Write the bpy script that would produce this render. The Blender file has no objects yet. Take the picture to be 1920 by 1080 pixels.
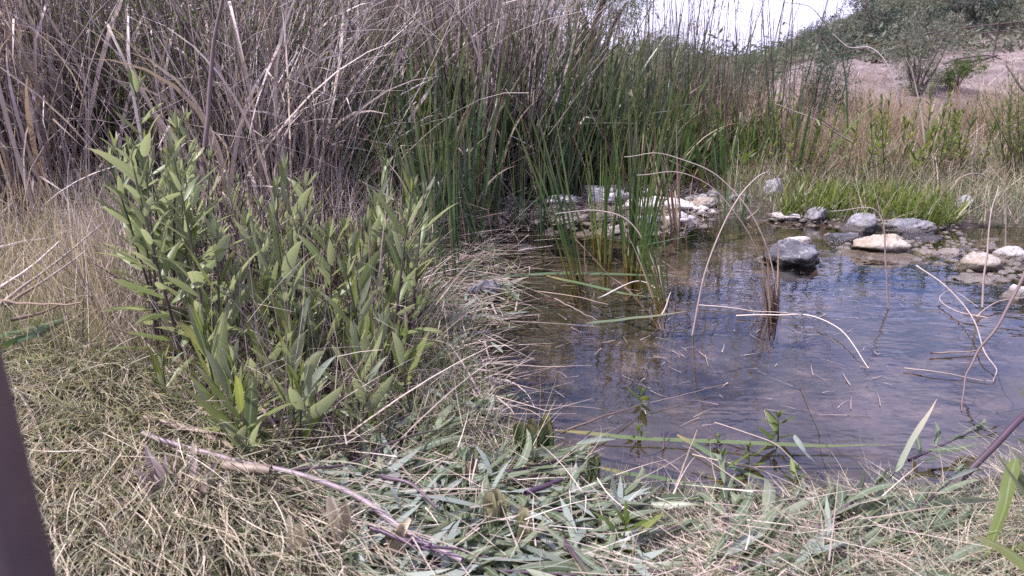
import bpy, math, random
import numpy as np
from mathutils import Vector, Matrix

# ------------------------------------------------------------------ camera, sky, sun, exposure
SC = bpy.context.scene
COL = SC.collection
CAMZ, PITCH, HFOV = 1.12, math.radians(16.3), math.radians(65.0)
FPX = 960.0 / math.tan(HFOV / 2)
cd = bpy.data.cameras.new("camera")
cam = bpy.data.objects.new("camera", cd)
COL.objects.link(cam)
cam.location = (0, 0, CAMZ)
cam.rotation_euler = (math.pi / 2 - PITCH, 0, 0)
cd.sensor_width = 36.0
cd.lens = 18.0 / math.tan(HFOV / 2)
cd.clip_start, cd.clip_end = 0.02, 2000
cd.dof.use_dof = True
cd.dof.focus_distance = 3.1
cd.dof.aperture_fstop = cd.lens / 4.2          # an iris of about 4 mm
SC.camera = cam

SUN_EL, SUN_AZ = math.radians(55), math.radians(-104)   # azimuth measured from straight ahead, + to the right
world = bpy.data.worlds.new("World")
SC.world = world
world.use_nodes = True
wn, wl = world.node_tree.nodes, world.node_tree.links
wn.clear()
w_out = wn.new("ShaderNodeOutputWorld")
w_bg = wn.new("ShaderNodeBackground")
w_sky = wn.new("ShaderNodeTexSky")
w_sky.sky_type = 'NISHITA'
w_sky.sun_disc = False
w_sky.sun_elevation = SUN_EL
w_sky.sun_rotation = SUN_AZ
w_sky.air_density, w_sky.dust_density, w_sky.ozone_density = 1.0, 1.5, 1.5
w_tc = wn.new("ShaderNodeTexCoord")
w_map = wn.new("ShaderNodeMapping")
w_map.inputs["Scale"].default_value = (2.2, 2.2, 4.5)
w_map.inputs["Location"].default_value = (0.3, 0.1, 0.2)
w_no = wn.new("ShaderNodeTexNoise")
w_no.inputs["Scale"].default_value = 1.7
w_no.inputs["Detail"].default_value = 7
w_no.inputs["Roughness"].default_value = 0.58
w_rp = wn.new("ShaderNodeValToRGB")
w_rp.color_ramp.elements[0].position = 0.38
w_rp.color_ramp.elements[1].position = 0.62
w_mx = wn.new("ShaderNodeMix")
w_mx.data_type = 'RGBA'
w_mx.inputs["B"].default_value = (8.0, 8.0, 8.8, 1)
w_tint = wn.new("ShaderNodeMix")
w_tint.data_type = 'RGBA'
w_tint.blend_type = 'MULTIPLY'
w_tint.inputs["Factor"].default_value = 1.0
w_tint.inputs["B"].default_value = (1.05, 0.97, 1.36, 1)
wl.new(w_tc.outputs["Generated"], w_map.inputs["Vector"])
wl.new(w_map.outputs["Vector"], w_no.inputs["Vector"])
wl.new(w_no.outputs["Fac"], w_rp.inputs["Fac"])
wl.new(w_rp.outputs["Color"], w_mx.inputs["Factor"])
wl.new(w_sky.outputs["Color"], w_mx.inputs["A"])
wl.new(w_mx.outputs["Result"], w_tint.inputs["A"])
wl.new(w_tint.outputs["Result"], w_bg.inputs["Color"])
wl.new(w_bg.outputs["Background"], w_out.inputs["Surface"])
w_bg.inputs["Strength"].default_value = 0.118

sd = bpy.data.lights.new("sun", 'SUN')
sun = bpy.data.objects.new("sun", sd)
COL.objects.link(sun)
sd.energy = 4.9
sd.angle = math.radians(0.55)
sd.color = (1.0, 0.935, 0.97)
sv = Vector((math.sin(SUN_AZ) * math.cos(SUN_EL), math.cos(SUN_AZ) * math.cos(SUN_EL), math.sin(SUN_EL)))
sun.rotation_euler = sv.to_track_quat('Z', 'Y').to_euler()
SC.view_settings.view_transform = 'Standard'
SC.view_settings.look = 'None'
SC.view_settings.exposure = 0.95
SC.view_settings.gamma = 1.0
SC.cycles.max_bounces = 7
SC.cycles.transparent_max_bounces = 6
SC.cycles.diffuse_bounces = 3
SC.cycles.glossy_bounces = 2
SC.cycles.transmission_bounces = 3
SC.cycles.use_denoising = False
SC.cycles.caustics_reflective = False
SC.cycles.caustics_refractive = False

RG = np.random.default_rng(7)
random.seed(7)
CP, SP = math.cos(PITCH), math.sin(PITCH)


# ------------------------------------------------------------------ pixels of the 1920x1080 photo to places in the world
def ray(px, py):
    a, b = (px - 960) / FPX, (540 - py) / FPX
    return np.array([a, CP + b * SP, -SP + b * CP])


def at_z(px, py, z=0.0):
    d = ray(px, py)
    t = (z - CAMZ) / d[2]
    return np.array([0, 0, CAMZ]) + d * t


def at_y(px, py, Y):
    d = ray(px, py)
    return np.array([0, 0, CAMZ]) + d * (Y / d[1])


def to_px(p):
    x, y, z = p[0], p[1], p[2] - CAMZ
    f = y * CP - z * SP
    u = y * SP + z * CP
    return 960 + FPX * x / f, 540 - FPX * u / f


def sstep(a, b, v):
    t = np.clip((v - a) / (b - a), 0, 1)
    return t * t * (3 - 2 * t)


POND = np.array([at_z(*p)[:2] for p in [
    (2150, 800), (1940, 800), (1850, 885), (1720, 915), (1580, 905), (1460, 915), (1330, 930), (1200, 918), (1065, 885), (1040, 825),
    (960, 775), (895, 730), (885, 680), (905, 625), (850, 592), (800, 555), (770, 500), (820, 450), (870, 410), (930, 388),
    (1000, 372), (1120, 366), (1250, 385), (1330, 412), (1440, 416), (1560, 420), (1640, 432), (1760, 436), (1800, 428), (2300, 425)]])


def pond_d(x, y):
    """signed distance to the pond's edge, negative over the water"""
    x, y = np.asarray(x, float), np.asarray(y, float)
    dm = np.full(x.shape, 1e9)
    ins = np.zeros(x.shape, bool)
    n = len(POND)
    for i in range(n):
        a, b = POND[i], POND[(i + 1) % n]
        e = b - a
        t = np.clip(((x - a[0]) * e[0] + (y - a[1]) * e[1]) / (e @ e), 0, 1)
        dm = np.minimum(dm, (x - a[0] - t * e[0]) ** 2 + (y - a[1] - t * e[1]) ** 2)
        c = (a[1] > y) != (b[1] > y)
        with np.errstate(divide='ignore', invalid='ignore'):
            xi = a[0] + (y - a[1]) * e[0] / (e[1] if e[1] else 1e-9)
        ins ^= c & (x < xi)
    return np.where(ins, -1, 1) * np.sqrt(dm)


def wob(x, y, s, seed=0.0):
    return (np.sin(x * s * 1.7 + y * s * 0.9 + seed) + np.sin(-x * s * 0.8 + y * s * 1.9 + seed * 2.1) +
            np.sin(x * s * 3.1 - y * s * 2.3 + seed * 0.7) * 0.5) / 2.5


def softplus(v, k=1.0):
    return np.log1p(np.exp(np.clip(v * k, -40, 40))) / k


def H(x, y):
    x, y = np.asarray(x, float), np.asarray(y, float)
    d = pond_d(x, y) + 0.05 * wob(x, y, 4.0)
    z = np.where(d < 0, -0.02 - 0.17 * (1 - np.exp(np.minimum(d, 0) / 0.45)), 0.012 + 0.075 * (1 - np.exp(-(np.maximum(d, 0) / 0.42) ** 1.5)))
    out = sstep(0.0, 0.5, d)
    z = z + out * 0.03 * wob(x, y, 3.0, 1.3)
    z = z + np.where(d < 0, 0.022 * wob(x, y, 5.0, 2.0) + 0.012 * wob(x, y, 13, 4.0), 0) * sstep(0, .3, -d)
    emb = 0.86 * sstep(5.9, 12.5, y + 0.25 * wob(x, y, 0.8)) * sstep(.255, .36, x / np.maximum(y, 1.0)) * (1 - .55 * sstep(14, 22, y))
    z = z + emb + 0.05 * emb * wob(x, y, 2.3, 5) + 0.05 * emb * wob(x, y, 6.0, 1)
    z = z + 0.64 * softplus(x - 0.345 * y - 0.3, 1.4) * sstep(12.5, 20, y) * (1 - 0.5 * sstep(60, 140, y))
    z = z + 0.25 * sstep(9, 30, y) * wob(x, y, 0.12, 3)
    return z


def Hs(x, y):
    return float(H(np.array([x]), np.array([y]))[0])


def ground(px, py, far=70.0):
    """the point of the ground (or the water) that the photo shows at this pixel"""
    d = ray(px, py)
    t = np.geomspace(0.4, far, 900)
    p = np.array([0, 0, CAMZ])[None] + d[None] * t[:, None]
    h = np.maximum(H(p[:, 0], p[:, 1]), 0.0)
    k = np.argmax(p[:, 2] <= h)
    if p[k, 2] > h[k]:
        k = len(t) - 1
    q = p[k].copy()
    q[2] = Hs(q[0], q[1])
    return q


# ------------------------------------------------------------------ mesh helpers
def norm(v):
    return v / np.maximum(np.linalg.norm(v, axis=-1, keepdims=True), 1e-9)


class MB:
    def __init__(self):
        self.v, self.q, self.r, self.t, self.u, self.n = [], [], [], [], [], 0

    def add(self, v, q, r, t, u):
        self.v.append(v.reshape(-1, 3)); self.q.append(q + self.n)
        self.r.append(r.ravel()); self.t.append(t.ravel()); self.u.append(u.ravel())
        self.n += v.size // 3

    def sweep(self, pts, hw, kind='flat', side=None, rnd=None, fold=0.35, rng=RG):
        """pts (N,S,3) centre lines, hw (N,S) half widths; kind flat / fold / an int (tube sides)"""
        N, S, _ = pts.shape
        tan = norm(np.gradient(pts, axis=1))
        if side is None:
            a = rng.uniform(0, 2 * math.pi, N)
            side = np.stack([np.cos(a), np.sin(a), 0 * a], 1)
        sd_ = np.broadcast_to(side[:, None, :], pts.shape)
        sd_ = norm(sd_ - (sd_ * tan).sum(-1, keepdims=True) * tan)
        nn = np.cross(sd_, tan)
        if rnd is None:
            rnd = rng.random(N)
        if kind == 'flat':
            co = [(-1, 0), (1, 0)]; us = [-1, 1]; closed = False
        elif kind == 'fold':
            co = [(-1, fold), (0, 0), (1, fold)]; us = [-1, 0, 1]; closed = False
        else:
            co = [(math.cos(2 * math.pi * k / kind), math.sin(2 * math.pi * k / kind)) for k in range(kind)]
            us = [0.5] * kind; closed = True
        K = len(co)
        v = np.stack([pts + (a * sd_ + b * nn) * hw[..., None] for a, b in co], 2)      # N,S,K,3
        idx = np.arange(N * S * K).reshape(N, S, K)
        ks = range(K if closed else K - 1)
        q = [np.stack([idx[:, :-1, k], idx[:, :-1, (k + 1) % K], idx[:, 1:, (k + 1) % K], idx[:, 1:, k]], -1).reshape(-1, 4) for k in ks]
        t = np.broadcast_to(np.linspace(0, 1, S)[None, :, None], (N, S, K))
        self.add(v, np.concatenate(q), np.broadcast_to(rnd[:, None, None], (N, S, K)), t,
                 np.broadcast_to(np.array(us, float)[None, None, :], (N, S, K)))

    def quads(self, c, a, b, rnd):
        """leaf cards: centres c, half axes a and b (N,3)"""
        N = len(c)
        v = np.stack([c - a, c + b * 0.55, c + a, c - b * 0.55], 1)
        self.add(v, np.arange(N * 4).reshape(N, 4), np.repeat(rnd, 4), np.tile([0, .5, 1, .5], N), np.tile([0, 1, 0, -1.], N))

    def mesh(self, name, mat):
        me = bpy.data.meshes.new(name)
        v = np.concatenate(self.v).astype(np.float32); q = np.concatenate(self.q).astype(np.int32)
        me.vertices.add(len(v)); me.vertices.foreach_set("co", v.ravel())
        me.loops.add(q.size); me.loops.foreach_set("vertex_index", q.ravel())
        me.polygons.add(len(q))
        me.polygons.foreach_set("loop_start", np.arange(0, q.size, 4, dtype=np.int32))
        me.polygons.foreach_set("use_smooth", np.ones(len(q), bool))
        for nm, dat in (("rnd", self.r), ("along", self.t), ("across", self.u)):
            at = me.attributes.new(nm, 'FLOAT', 'POINT')
            at.data.foreach_set("value", np.concatenate(dat).astype(np.float32))
        me.update(calc_edges=True)
        me.materials.append(mat)
        return me


def path(p0, d0, L, S, bend, power=1.0, kink=None, kdir=None, zmin=None):
    N = len(p0)
    pts = np.zeros((N, S + 1, 3)); pts[:, 0] = p0
    d = norm(d0.copy())
    for k in range(S):
        pts[:, k + 1] = pts[:, k] + d * (L / S)[:, None]
        if zmin is not None:
            pts[:, k + 1, 2] = np.maximum(pts[:, k + 1, 2], zmin)
        d = norm(d + bend * (((k + 1) / S) ** power) / S * 6)
        if kink is not None:
            m = kink == k
            d[m] = norm(kdir[m])
    return pts


def prof(S, kind, N=1):
    t = np.linspace(0, 1, S)
    if kind == 'leaf':
        w = np.sin(np.pi * np.clip(t, 0, 1) ** 0.85) ** 0.75 * 0.93 + 0.07 * (1 - t)
        w[-1] = 0.02
    elif kind == 'blade':
        w = np.minimum(1, (1 - t) * 3.2) ** 0.8
        w[-1] = 0.05
    elif kind == 'stem':
        w = 1 - 0.6 * t
    elif kind == 'hair':
        w = 1 - 0.85 * t
    else:
        w = np.ones(S)
    return np.broadcast_to(w[None], (N, S))


# ------------------------------------------------------------------ materials
def new_mat(name):
    m = bpy.data.materials.new(name)
    m.use_nodes = True
    nt = m.node_tree
    nt.nodes.clear()
    return m, nt.nodes, nt.links


def ramp(n, stops):
    r = n.new("ShaderNodeValToRGB")
    el = r.color_ramp.elements
    while len(el) < len(stops):
        el.new(0.5)
    for e, (p, c) in zip(el, stops):
        e.position = p
        e.color = (*c, 1)
    return r


def mixc(n, l, fac, a, b, mode='MIX'):
    m = n.new("ShaderNodeMix"); m.data_type = 'RGBA'; m.blend_type = mode
    for sock, val in (("Factor", fac), ("A", a), ("B", b)):
        if hasattr(val, "is_linked") or hasattr(val, "links"):
            l.new(val, m.inputs[sock])
        elif isinstance(val, tuple):
            m.inputs[sock].default_value = (*val, 1)
        else:
            m.inputs[sock].default_value = val
    return m.outputs["Result"]


def math_n(n, l, op, a, b=0.0, clamp=False):
    m = n.new("ShaderNodeMath"); m.operation = op; m.use_clamp = clamp
    for i, val in enumerate((a, b)):
        if hasattr(val, "links"):
            l.new(val, m.inputs[i])
        else:
            m.inputs[i].default_value = val
    return m.outputs[0]


def attr(n, name):
    a = n.new("ShaderNodeAttribute"); a.attribute_name = name
    return a.outputs["Fac"]


def noise(n, l, scale, detail=4, rough=0.55, coord="Object", stretch=None):
    tc = n.new("ShaderNodeTexCoord")
    no = n.new("ShaderNodeTexNoise")
    no.inputs["Scale"].default_value = scale
    no.inputs["Detail"].default_value = detail
    no.inputs["Roughness"].default_value = rough
    if stretch:
        mp = n.new("ShaderNodeMapping"); mp.inputs["Scale"].default_value = stretch
        l.new(tc.outputs[coord], mp.inputs["Vector"]); l.new(mp.outputs["Vector"], no.inputs["Vector"])
    else:
        l.new(tc.outputs[coord], no.inputs["Vector"])
    return no.outputs["Fac"]


def plant_mat(name, stops, tip=None, tip_pow=3.0, base=None, base_len=0.15, under=None, rib=None, trans=0.35, rough=0.5, spec=0.35, blotch=0.25, tgain=1.3):
    """blade / leaf / stem: colour varies blade by blade (rnd), plant by plant, with dry tips, pale base, paler underside and midrib"""
    m, n, l = new_mat(name)
    oi = n.new("ShaderNodeObjectInfo")
    r1 = math_n(n, l, 'MULTIPLY', attr(n, "rnd"), 0.75)
    r2 = math_n(n, l, 'MULTIPLY', oi.outputs["Random"], 0.25)
    rp = ramp(n, stops)
    l.new(math_n(n, l, 'ADD', r1, r2), rp.inputs["Fac"])
    c = rp.outputs["Color"]
    if blotch:
        nz = noise(n, l, 22, 3)
        c = mixc(n, l, 1.0, c, mixc(n, l, nz, (1 - blotch,) * 3, (1 + blotch,) * 3), 'MULTIPLY')
    if tip:
        f = math_n(n, l, 'POWER', attr(n, "along"), tip_pow)
        c = mixc(n, l, f, c, tip)
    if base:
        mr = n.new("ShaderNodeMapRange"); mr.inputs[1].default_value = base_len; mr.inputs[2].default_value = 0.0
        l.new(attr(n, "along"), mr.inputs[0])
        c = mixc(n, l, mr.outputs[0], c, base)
    if rib:
        ab = math_n(n, l, 'ABSOLUTE', attr(n, "across"))
        mr = n.new("ShaderNodeMapRange"); mr.inputs[1].default_value = 0.16; mr.inputs[2].default_value = 0.04
        l.new(ab, mr.inputs[0])
        c = mixc(n, l, math_n(n, l, 'MULTIPLY', mr.outputs[0], 0.7), c, rib)
    if under:
        ge = n.new("ShaderNodeNewGeometry")
        c = mixc(n, l, math_n(n, l, 'MULTIPLY', ge.outputs["Backfacing"], 0.8), c, under)
    pb = n.new("ShaderNodeBsdfPrincipled")
    l.new(c, pb.inputs["Base Color"])
    pb.inputs["Roughness"].default_value = rough
    pb.inputs["Specular IOR Level"].default_value = spec
    out = n.new("ShaderNodeOutputMaterial")
    if trans > 0:
        tr = n.new("ShaderNodeBsdfTranslucent")
        l.new(mixc(n, l, 1.0, c, (tgain * 1.05, tgain, tgain * 0.6), 'MULTIPLY'), tr.inputs["Color"])
        ms = n.new("ShaderNodeMixShader"); ms.inputs[0].default_value = trans
        l.new(pb.outputs[0], ms.inputs[1]); l.new(tr.outputs[0], ms.inputs[2])
        l.new(ms.outputs[0], out.inputs["Surface"])
    else:
        l.new(pb.outputs[0], out.inputs["Surface"])
    return m


M = {}
M['leaf'] = plant_mat("broad_leaf", [(0.0, (.045, .066, .018)), (.35, (.098, .132, .034)), (.78, (.155, .185, .056)), (.93, (.16, .175, .075)), (1, (.19, .14, .08))],
                      under=(.18, .21, .16), rib=(.20, .24, .13), trans=.42, rough=.42, spec=.42, tip=(.14, .11, .06), tip_pow=7, tgain=1.8)
M['leaf_cut'] = plant_mat("wilting_leaf", [(0.0, (.028, .048, .018)), (.4, (.07, .10, .045)), (.75, (.13, .165, .09)), (.93, (.22, .24, .16)), (1, (.25, .19, .12))],
                          under=(.24, .28, .23), rib=(.28, .32, .24), trans=.3, rough=.45, spec=.5, tip=(.16, .15, .09), tip_pow=5, tgain=1.4)
M['purple'] = plant_mat("purple_stem", [(0, (.028, .014, .022)), (.6, (.055, .028, .042)), (1, (.085, .06, .055))], trans=0, rough=.4, spec=.45, tip=(.07, .09, .035), tip_pow=2.5)
M['purple_cut'] = plant_mat("cut_purple_stem", [(0, (.03, .014, .028)), (.6, (.06, .03, .052)), (1, (.11, .075, .085))], trans=0, rough=.45, spec=.4, blotch=.4)
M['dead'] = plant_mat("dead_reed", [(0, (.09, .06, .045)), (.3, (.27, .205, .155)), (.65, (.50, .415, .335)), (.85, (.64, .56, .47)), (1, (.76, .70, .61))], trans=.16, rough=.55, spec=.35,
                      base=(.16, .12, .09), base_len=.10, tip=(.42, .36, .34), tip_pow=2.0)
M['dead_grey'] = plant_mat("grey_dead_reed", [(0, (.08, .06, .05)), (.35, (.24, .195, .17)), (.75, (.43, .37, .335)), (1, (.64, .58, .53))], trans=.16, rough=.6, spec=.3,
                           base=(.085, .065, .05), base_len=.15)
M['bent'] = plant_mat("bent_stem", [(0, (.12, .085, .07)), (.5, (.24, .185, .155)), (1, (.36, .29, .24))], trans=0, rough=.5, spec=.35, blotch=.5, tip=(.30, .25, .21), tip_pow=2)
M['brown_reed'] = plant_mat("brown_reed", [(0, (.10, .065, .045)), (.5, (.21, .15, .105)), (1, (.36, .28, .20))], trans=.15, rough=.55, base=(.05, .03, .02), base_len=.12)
M['cattail'] = plant_mat("cattail_blade", [(0, (.020, .044, .022)), (.4, (.040, .078, .032)), (.75, (.075, .120, .042)), (1, (.15, .17, .07))], trans=.28, rough=.38, spec=.5,
                         base=(.22, .17, .05), base_len=.20, tip=(.14, .12, .06), tip_pow=6, tgain=1.6)
M['cattail_light'] = plant_mat("young_cattail_blade", [(0, (.03, .062, .02)), (.5, (.06, .11, .028)), (1, (.13, .17, .05))], trans=.35, rough=.42, spec=.4,
                              base=(.30, .22, .06), base_len=.36, tip=(.14, .13, .06), tip_pow=6, tgain=1.6)
M['rush'] = plant_mat("rush_stem", [(0, (.012, .024, .015)), (.5, (.024, .042, .022)), (.85, (.05, .07, .035)), (1, (.2, .16, .11))], trans=0, rough=.45, tip=(.16, .12, .085), tip_pow=3)
M['seed'] = plant_mat("seed_head", [(0, (.09, .065, .045)), (1, (.18, .13, .09))], trans=.1)
M['grass_dry'] = plant_mat("dry_grass_blade", [(0, (.15, .12, .08)), (.4, (.31, .26, .185)), (.75, (.48, .415, .31)), (1, (.64, .575, .46))], trans=.25, rough=.6, spec=.25, blotch=0)
M['grass_green'] = plant_mat("green_grass_blade", [(0, (.04, .065, .025)), (.5, (.075, .115, .05)), (.8, (.14, .18, .10)), (1, (.25, .25, .15))], trans=.35, rough=.5, blotch=0, tip=(.3, .27, .16), tip_pow=3)
M['grass_blue'] = plant_mat("grey_green_grass_blade", [(0, (.05, .075, .045)), (.6, (.12, .16, .105)), (1, (.26, .28, .20))], trans=.3, rough=.5, blotch=0, tip=(.36, .32, .22), tip_pow=2)
M['grass_rust'] = plant_mat("rust_grass_blade", [(0, (.14, .095, .06)), (.5, (.26, .195, .13)), (1, (.40, .32, .23))], trans=.25, rough=.6, blotch=0)
M['herb'] = plant_mat("bank_herb_leaf", [(0, (.035, .06, .014)), (.5, (.085, .125, .024)), (1, (.17, .19, .045))], trans=.4, rough=.45, blotch=.2, tgain=1.7)
M['straw'] = plant_mat("straw", [(0, (.12, .09, .07)), (.4, (.26, .205, .16)), (.75, (.40, .335, .27)), (1, (.56, .49, .41))], trans=.1, rough=.5, spec=.4, blotch=.15)
M['cane'] = plant_mat("dry_cane", [(0, (.13, .10, .075)), (.5, (.20, .155, .115)), (1, (.29, .235, .175))], trans=.0, rough=.55, spec=.3, blotch=.55)
M['shrub'] = plant_mat("shrub_leaf", [(0, (.03, .046, .028)), (.5, (.058, .082, .042)), (.85, (.095, .12, .06)), (1, (.15, .15, .09))], trans=.25, rough=.55, blotch=0)
M['juniper'] = plant_mat("dark_shrub_leaf", [(0, (.022, .034, .022)), (.6, (.042, .058, .036)), (1, (.075, .09, .055))], trans=.15, rough=.55, blotch=0)  # greens lightened to imitate haze over the hillside
M['sage'] = plant_mat("sage_leaf", [(0, (.07, .085, .06)), (.5, (.125, .135, .095)), (1, (.2, .19, .14))], trans=.25, rough=.6, blotch=0)
M['tanbush'] = plant_mat("dry_brush_leaf", [(0, (.12, .09, .07)), (.5, (.21, .165, .125)), (1, (.32, .26, .20))], trans=.2, rough=.6, blotch=0)
M['willow'] = plant_mat("willow_leaf", [(0, (.035, .055, .016)), (.5, (.07, .105, .026)), (1, (.13, .165, .045))], trans=.4, rough=.5, blotch=0, tgain=1.6)
M['bark'] = plant_mat("bark", [(0, (.04, .028, .024)), (1, (.085, .062, .055))], trans=0, rough=.8, blotch=.35)
M['stalk'] = plant_mat("mauve_stalk", [(0, (.10, .07, .065)), (1, (.16, .115, .10))], trans=0, rough=.6, blotch=.2)
M['greystick'] = plant_mat("weathered_stick", [(0, (.16, .12, .13)), (1, (.22, .17, .18))], trans=0, rough=.5, blotch=.35)


def rock_mat(name, c0, c1, c2, wet):
    m, n, l = new_mat(name)
    oi = n.new("ShaderNodeObjectInfo")
    rp = ramp(n, [(.3, c0), (.5, c1), (.72, c2)])
    l.new(noise(n, l, 5.5, 8, .68), rp.inputs["Fac"])
    c = rp.outputs["Color"]
    sp = ramp(n, [(.30, (.45, .45, .45)), (.42, (1, 1, 1))])
    l.new(noise(n, l, 38, 3, .6), sp.inputs["Fac"])
    c = mixc(n, l, .7, c, sp.outputs["Color"], 'MULTIPLY')
    ve = ramp(n, [(.485, (0, 0, 0)), (.5, (1, 1, 1)), (.515, (0, 0, 0))])
    l.new(noise(n, l, 3.2, 5, .6, stretch=(1, 1, 2.5)), ve.inputs["Fac"])
    c = mixc(n, l, math_n(n, l, 'MULTIPLY', ve.outputs["Color"], .35), c, (.55, .52, .52))
    v = n.new("ShaderNodeHueSaturation")
    l.new(math_n(n, l, 'ADD', math_n(n, l, 'MULTIPLY', oi.outputs["Random"], .5), .75), v.inputs["Value"])
    l.new(c, v.inputs["Color"])
    c = v.outputs["Color"]
    ge = n.new("ShaderNodeNewGeometry")
    sx = n.new("ShaderNodeSeparateXYZ"); l.new(ge.outputs["Position"], sx.inputs[0])
    zz = math_n(n, l, 'ADD', sx.outputs["Z"], math_n(n, l, 'MULTIPLY', noise(n, l, 14, 3), -.03))
    wl_ = ramp(n, [(.0, (1, 1, 1)), (.6, (1, 1, 1)), (1.0, (0, 0, 0))])
    mr = n.new("ShaderNodeMapRange"); mr.inputs[1].default_value = -.01; mr.inputs[2].default_value = .032
    l.new(zz, mr.inputs[0]); l.new(mr.outputs[0], wl_.inputs["Fac"])
    c = mixc(n, l, wl_.outputs["Color"], c, mixc(n, l, 1.0, c, (.32, .29, .25), 'MULTIPLY'))
    pb = n.new("ShaderNodeBsdfPrincipled")
    l.new(c, pb.inputs["Base Color"])
    ro = math_n(n, l, 'SUBTRACT', .72, math_n(n, l, 'MULTIPLY', wl_.outputs["Color"], .45))
    l.new(ro, pb.inputs["Roughness"])
    bp = n.new("ShaderNodeBump"); bp.inputs["Strength"].default_value = 1.0; bp.inputs["Distance"].default_value = .035
    l.new(noise(n, l, 14, 9, .7), bp.inputs["Height"]); l.new(bp.outputs[0], pb.inputs["Normal"])
    out = n.new("ShaderNodeOutputMaterial"); l.new(pb.outputs[0], out.inputs[0])
    return m


M['rock_pale'] = rock_mat("pale_rock", (.30, .265, .245), (.52, .48, .45), (.72, .68, .65), .3)
M['rock_grey'] = rock_mat("grey_rock", (.09, .09, .095), (.20, .195, .20), (.36, .34, .34), .3)
M['rock_dark'] = rock_mat("dark_rock", (.035, .035, .042), (.085, .083, .095), (.20, .19, .20), .3)
M['rock_tan'] = rock_mat("tan_rock", (.15, .12, .085), (.29, .24, .18), (.44, .39, .32), .3)


def ground_mat():
    m, n, l = new_mat("soil")
    soil = ramp(n, [(.3, (.035, .027, .022)), (.5, (.075, .06, .048)), (.7, (.14, .115, .09))])  # darkened to paint in shade between grass blades and under the stalk heap
    l.new(noise(n, l, 3.5, 10, .7), soil.inputs["Fac"])
    bare = ramp(n, [(.3, (.085, .066, .06)), (.5, (.165, .13, .118)), (.68, (.27, .222, .20))])
    l.new(noise(n, l, 1.6, 12, .72), bare.inputs["Fac"])
    mud = ramp(n, [(.34, (.010, .009, .008)), (.46, (.035, .029, .023)), (.56, (.085, .07, .056)), (.68, (.20, .17, .14))])
    l.new(noise(n, l, 4.5, 10, .72), mud.inputs["Fac"])
    alg = ramp(n, [(.48, (0, 0, 0)), (.56, (1, 1, 1))])
    l.new(noise(n, l, 2.1, 7, .65), alg.inputs["Fac"])
    mudc = mixc(n, l, math_n(n, l, 'MULTIPLY', alg.outputs["Color"], .55), mud.outputs["Color"], (.06, .058, .028))
    ge = n.new("ShaderNodeNewGeometry")
    sx = n.new("ShaderNodeSeparateXYZ"); l.new(ge.outputs["Position"], sx.inputs[0])
    wz = math_n(n, l, 'ADD', sx.outputs["Z"], math_n(n, l, 'MULTIPLY', math_n(n, l, 'SUBTRACT', noise(n, l, 9, 5), .5), .05))
    mr = n.new("ShaderNodeMapRange"); mr.inputs[1].default_value = .0; mr.inputs[2].default_value = .035
    l.new(wz, mr.inputs[0])
    mb = n.new("ShaderNodeMapRange"); mb.inputs[1].default_value = .25; mb.inputs[2].default_value = .5
    l.new(sx.outputs["Z"], mb.inputs[0])
    c = mixc(n, l, mb.outputs[0], soil.outputs["Color"], bare.outputs["Color"])
    c = mixc(n, l, mr.outputs[0], mudc, c)
    pb = n.new("ShaderNodeBsdfPrincipled")
    l.new(c, pb.inputs["Base Color"]); pb.inputs["Roughness"].default_value = .85
    pb.inputs["Specular IOR Level"].default_value = .2
    bp = n.new("ShaderNodeBump"); bp.inputs["Strength"].default_value = .9; bp.inputs["Distance"].default_value = .04
    l.new(noise(n, l, 12, 10, .7), bp.inputs["Height"]); l.new(bp.outputs[0], pb.inputs["Normal"])
    out = n.new("ShaderNodeOutputMaterial"); l.new(pb.outputs[0], out.inputs[0])
    return m


def water_mat():
    m, n, l = new_mat("pond_water")
    a = noise(n, l, 5.2, 3, .5, stretch=(.75, 1.25, 1))
    b = noise(n, l, 17.0, 1, .5, stretch=(.7, 1.3, 1))
    big = noise(n, l, 0.9, 2, .5)
    amp = n.new("ShaderNodeMapRange"); amp.inputs[1].default_value = .35; amp.inputs[2].default_value = .65
    amp.inputs[3].default_value = .35; amp.inputs[4].default_value = 1.0
    l.new(big, amp.inputs[0])
    h = math_n(n, l, 'MULTIPLY', math_n(n, l, 'ADD', a, math_n(n, l, 'MULTIPLY', b, .22)), amp.outputs[0])
    bp = n.new("ShaderNodeBump"); bp.inputs["Strength"].default_value = 1.0; bp.inputs["Distance"].default_value = .0060
    l.new(h, bp.inputs["Height"])
    fr = n.new("ShaderNodeFresnel"); fr.inputs["IOR"].default_value = 1.50
    l.new(bp.outputs[0], fr.inputs["Normal"])
    tr = n.new("ShaderNodeBsdfTransparent"); tr.inputs["Color"].default_value = (.86, .80, .73, 1)
    gl = n.new("ShaderNodeBsdfGlossy"); gl.inputs["Roughness"].default_value = .012
    gl.inputs["Color"].default_value = (1, 1, 1, 1)
    l.new(bp.outputs[0], gl.inputs["Normal"])
    ms = n.new("ShaderNodeMixShader")
    l.new(fr.outputs[0], ms.inputs[0]); l.new(tr.outputs[0], ms.inputs[1]); l.new(gl.outputs[0], ms.inputs[2])
    out = n.new("ShaderNodeOutputMaterial"); l.new(ms.outputs[0], out.inputs[0])
    return m


# ------------------------------------------------------------------ object helpers
def link(name, me, loc=(0, 0, 0), rot=(0, 0, 0), sc=1.0, parent=None, label=None, cat=None, group=None, kind=None):
    o = bpy.data.objects.new(name, me)
    COL.objects.link(o)
    o.location = tuple(float(v) for v in loc)
    o.rotation_euler = tuple(float(v) for v in rot)
    o.scale = tuple(float(v) for v in sc) if hasattr(sc, '__len__') else (float(sc),) * 3
    if parent: o.parent = parent
    if label: o["label"] = label
    if cat: o["category"] = cat
    if group: o["group"] = group
    if kind: o["kind"] = kind
    return o


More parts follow.
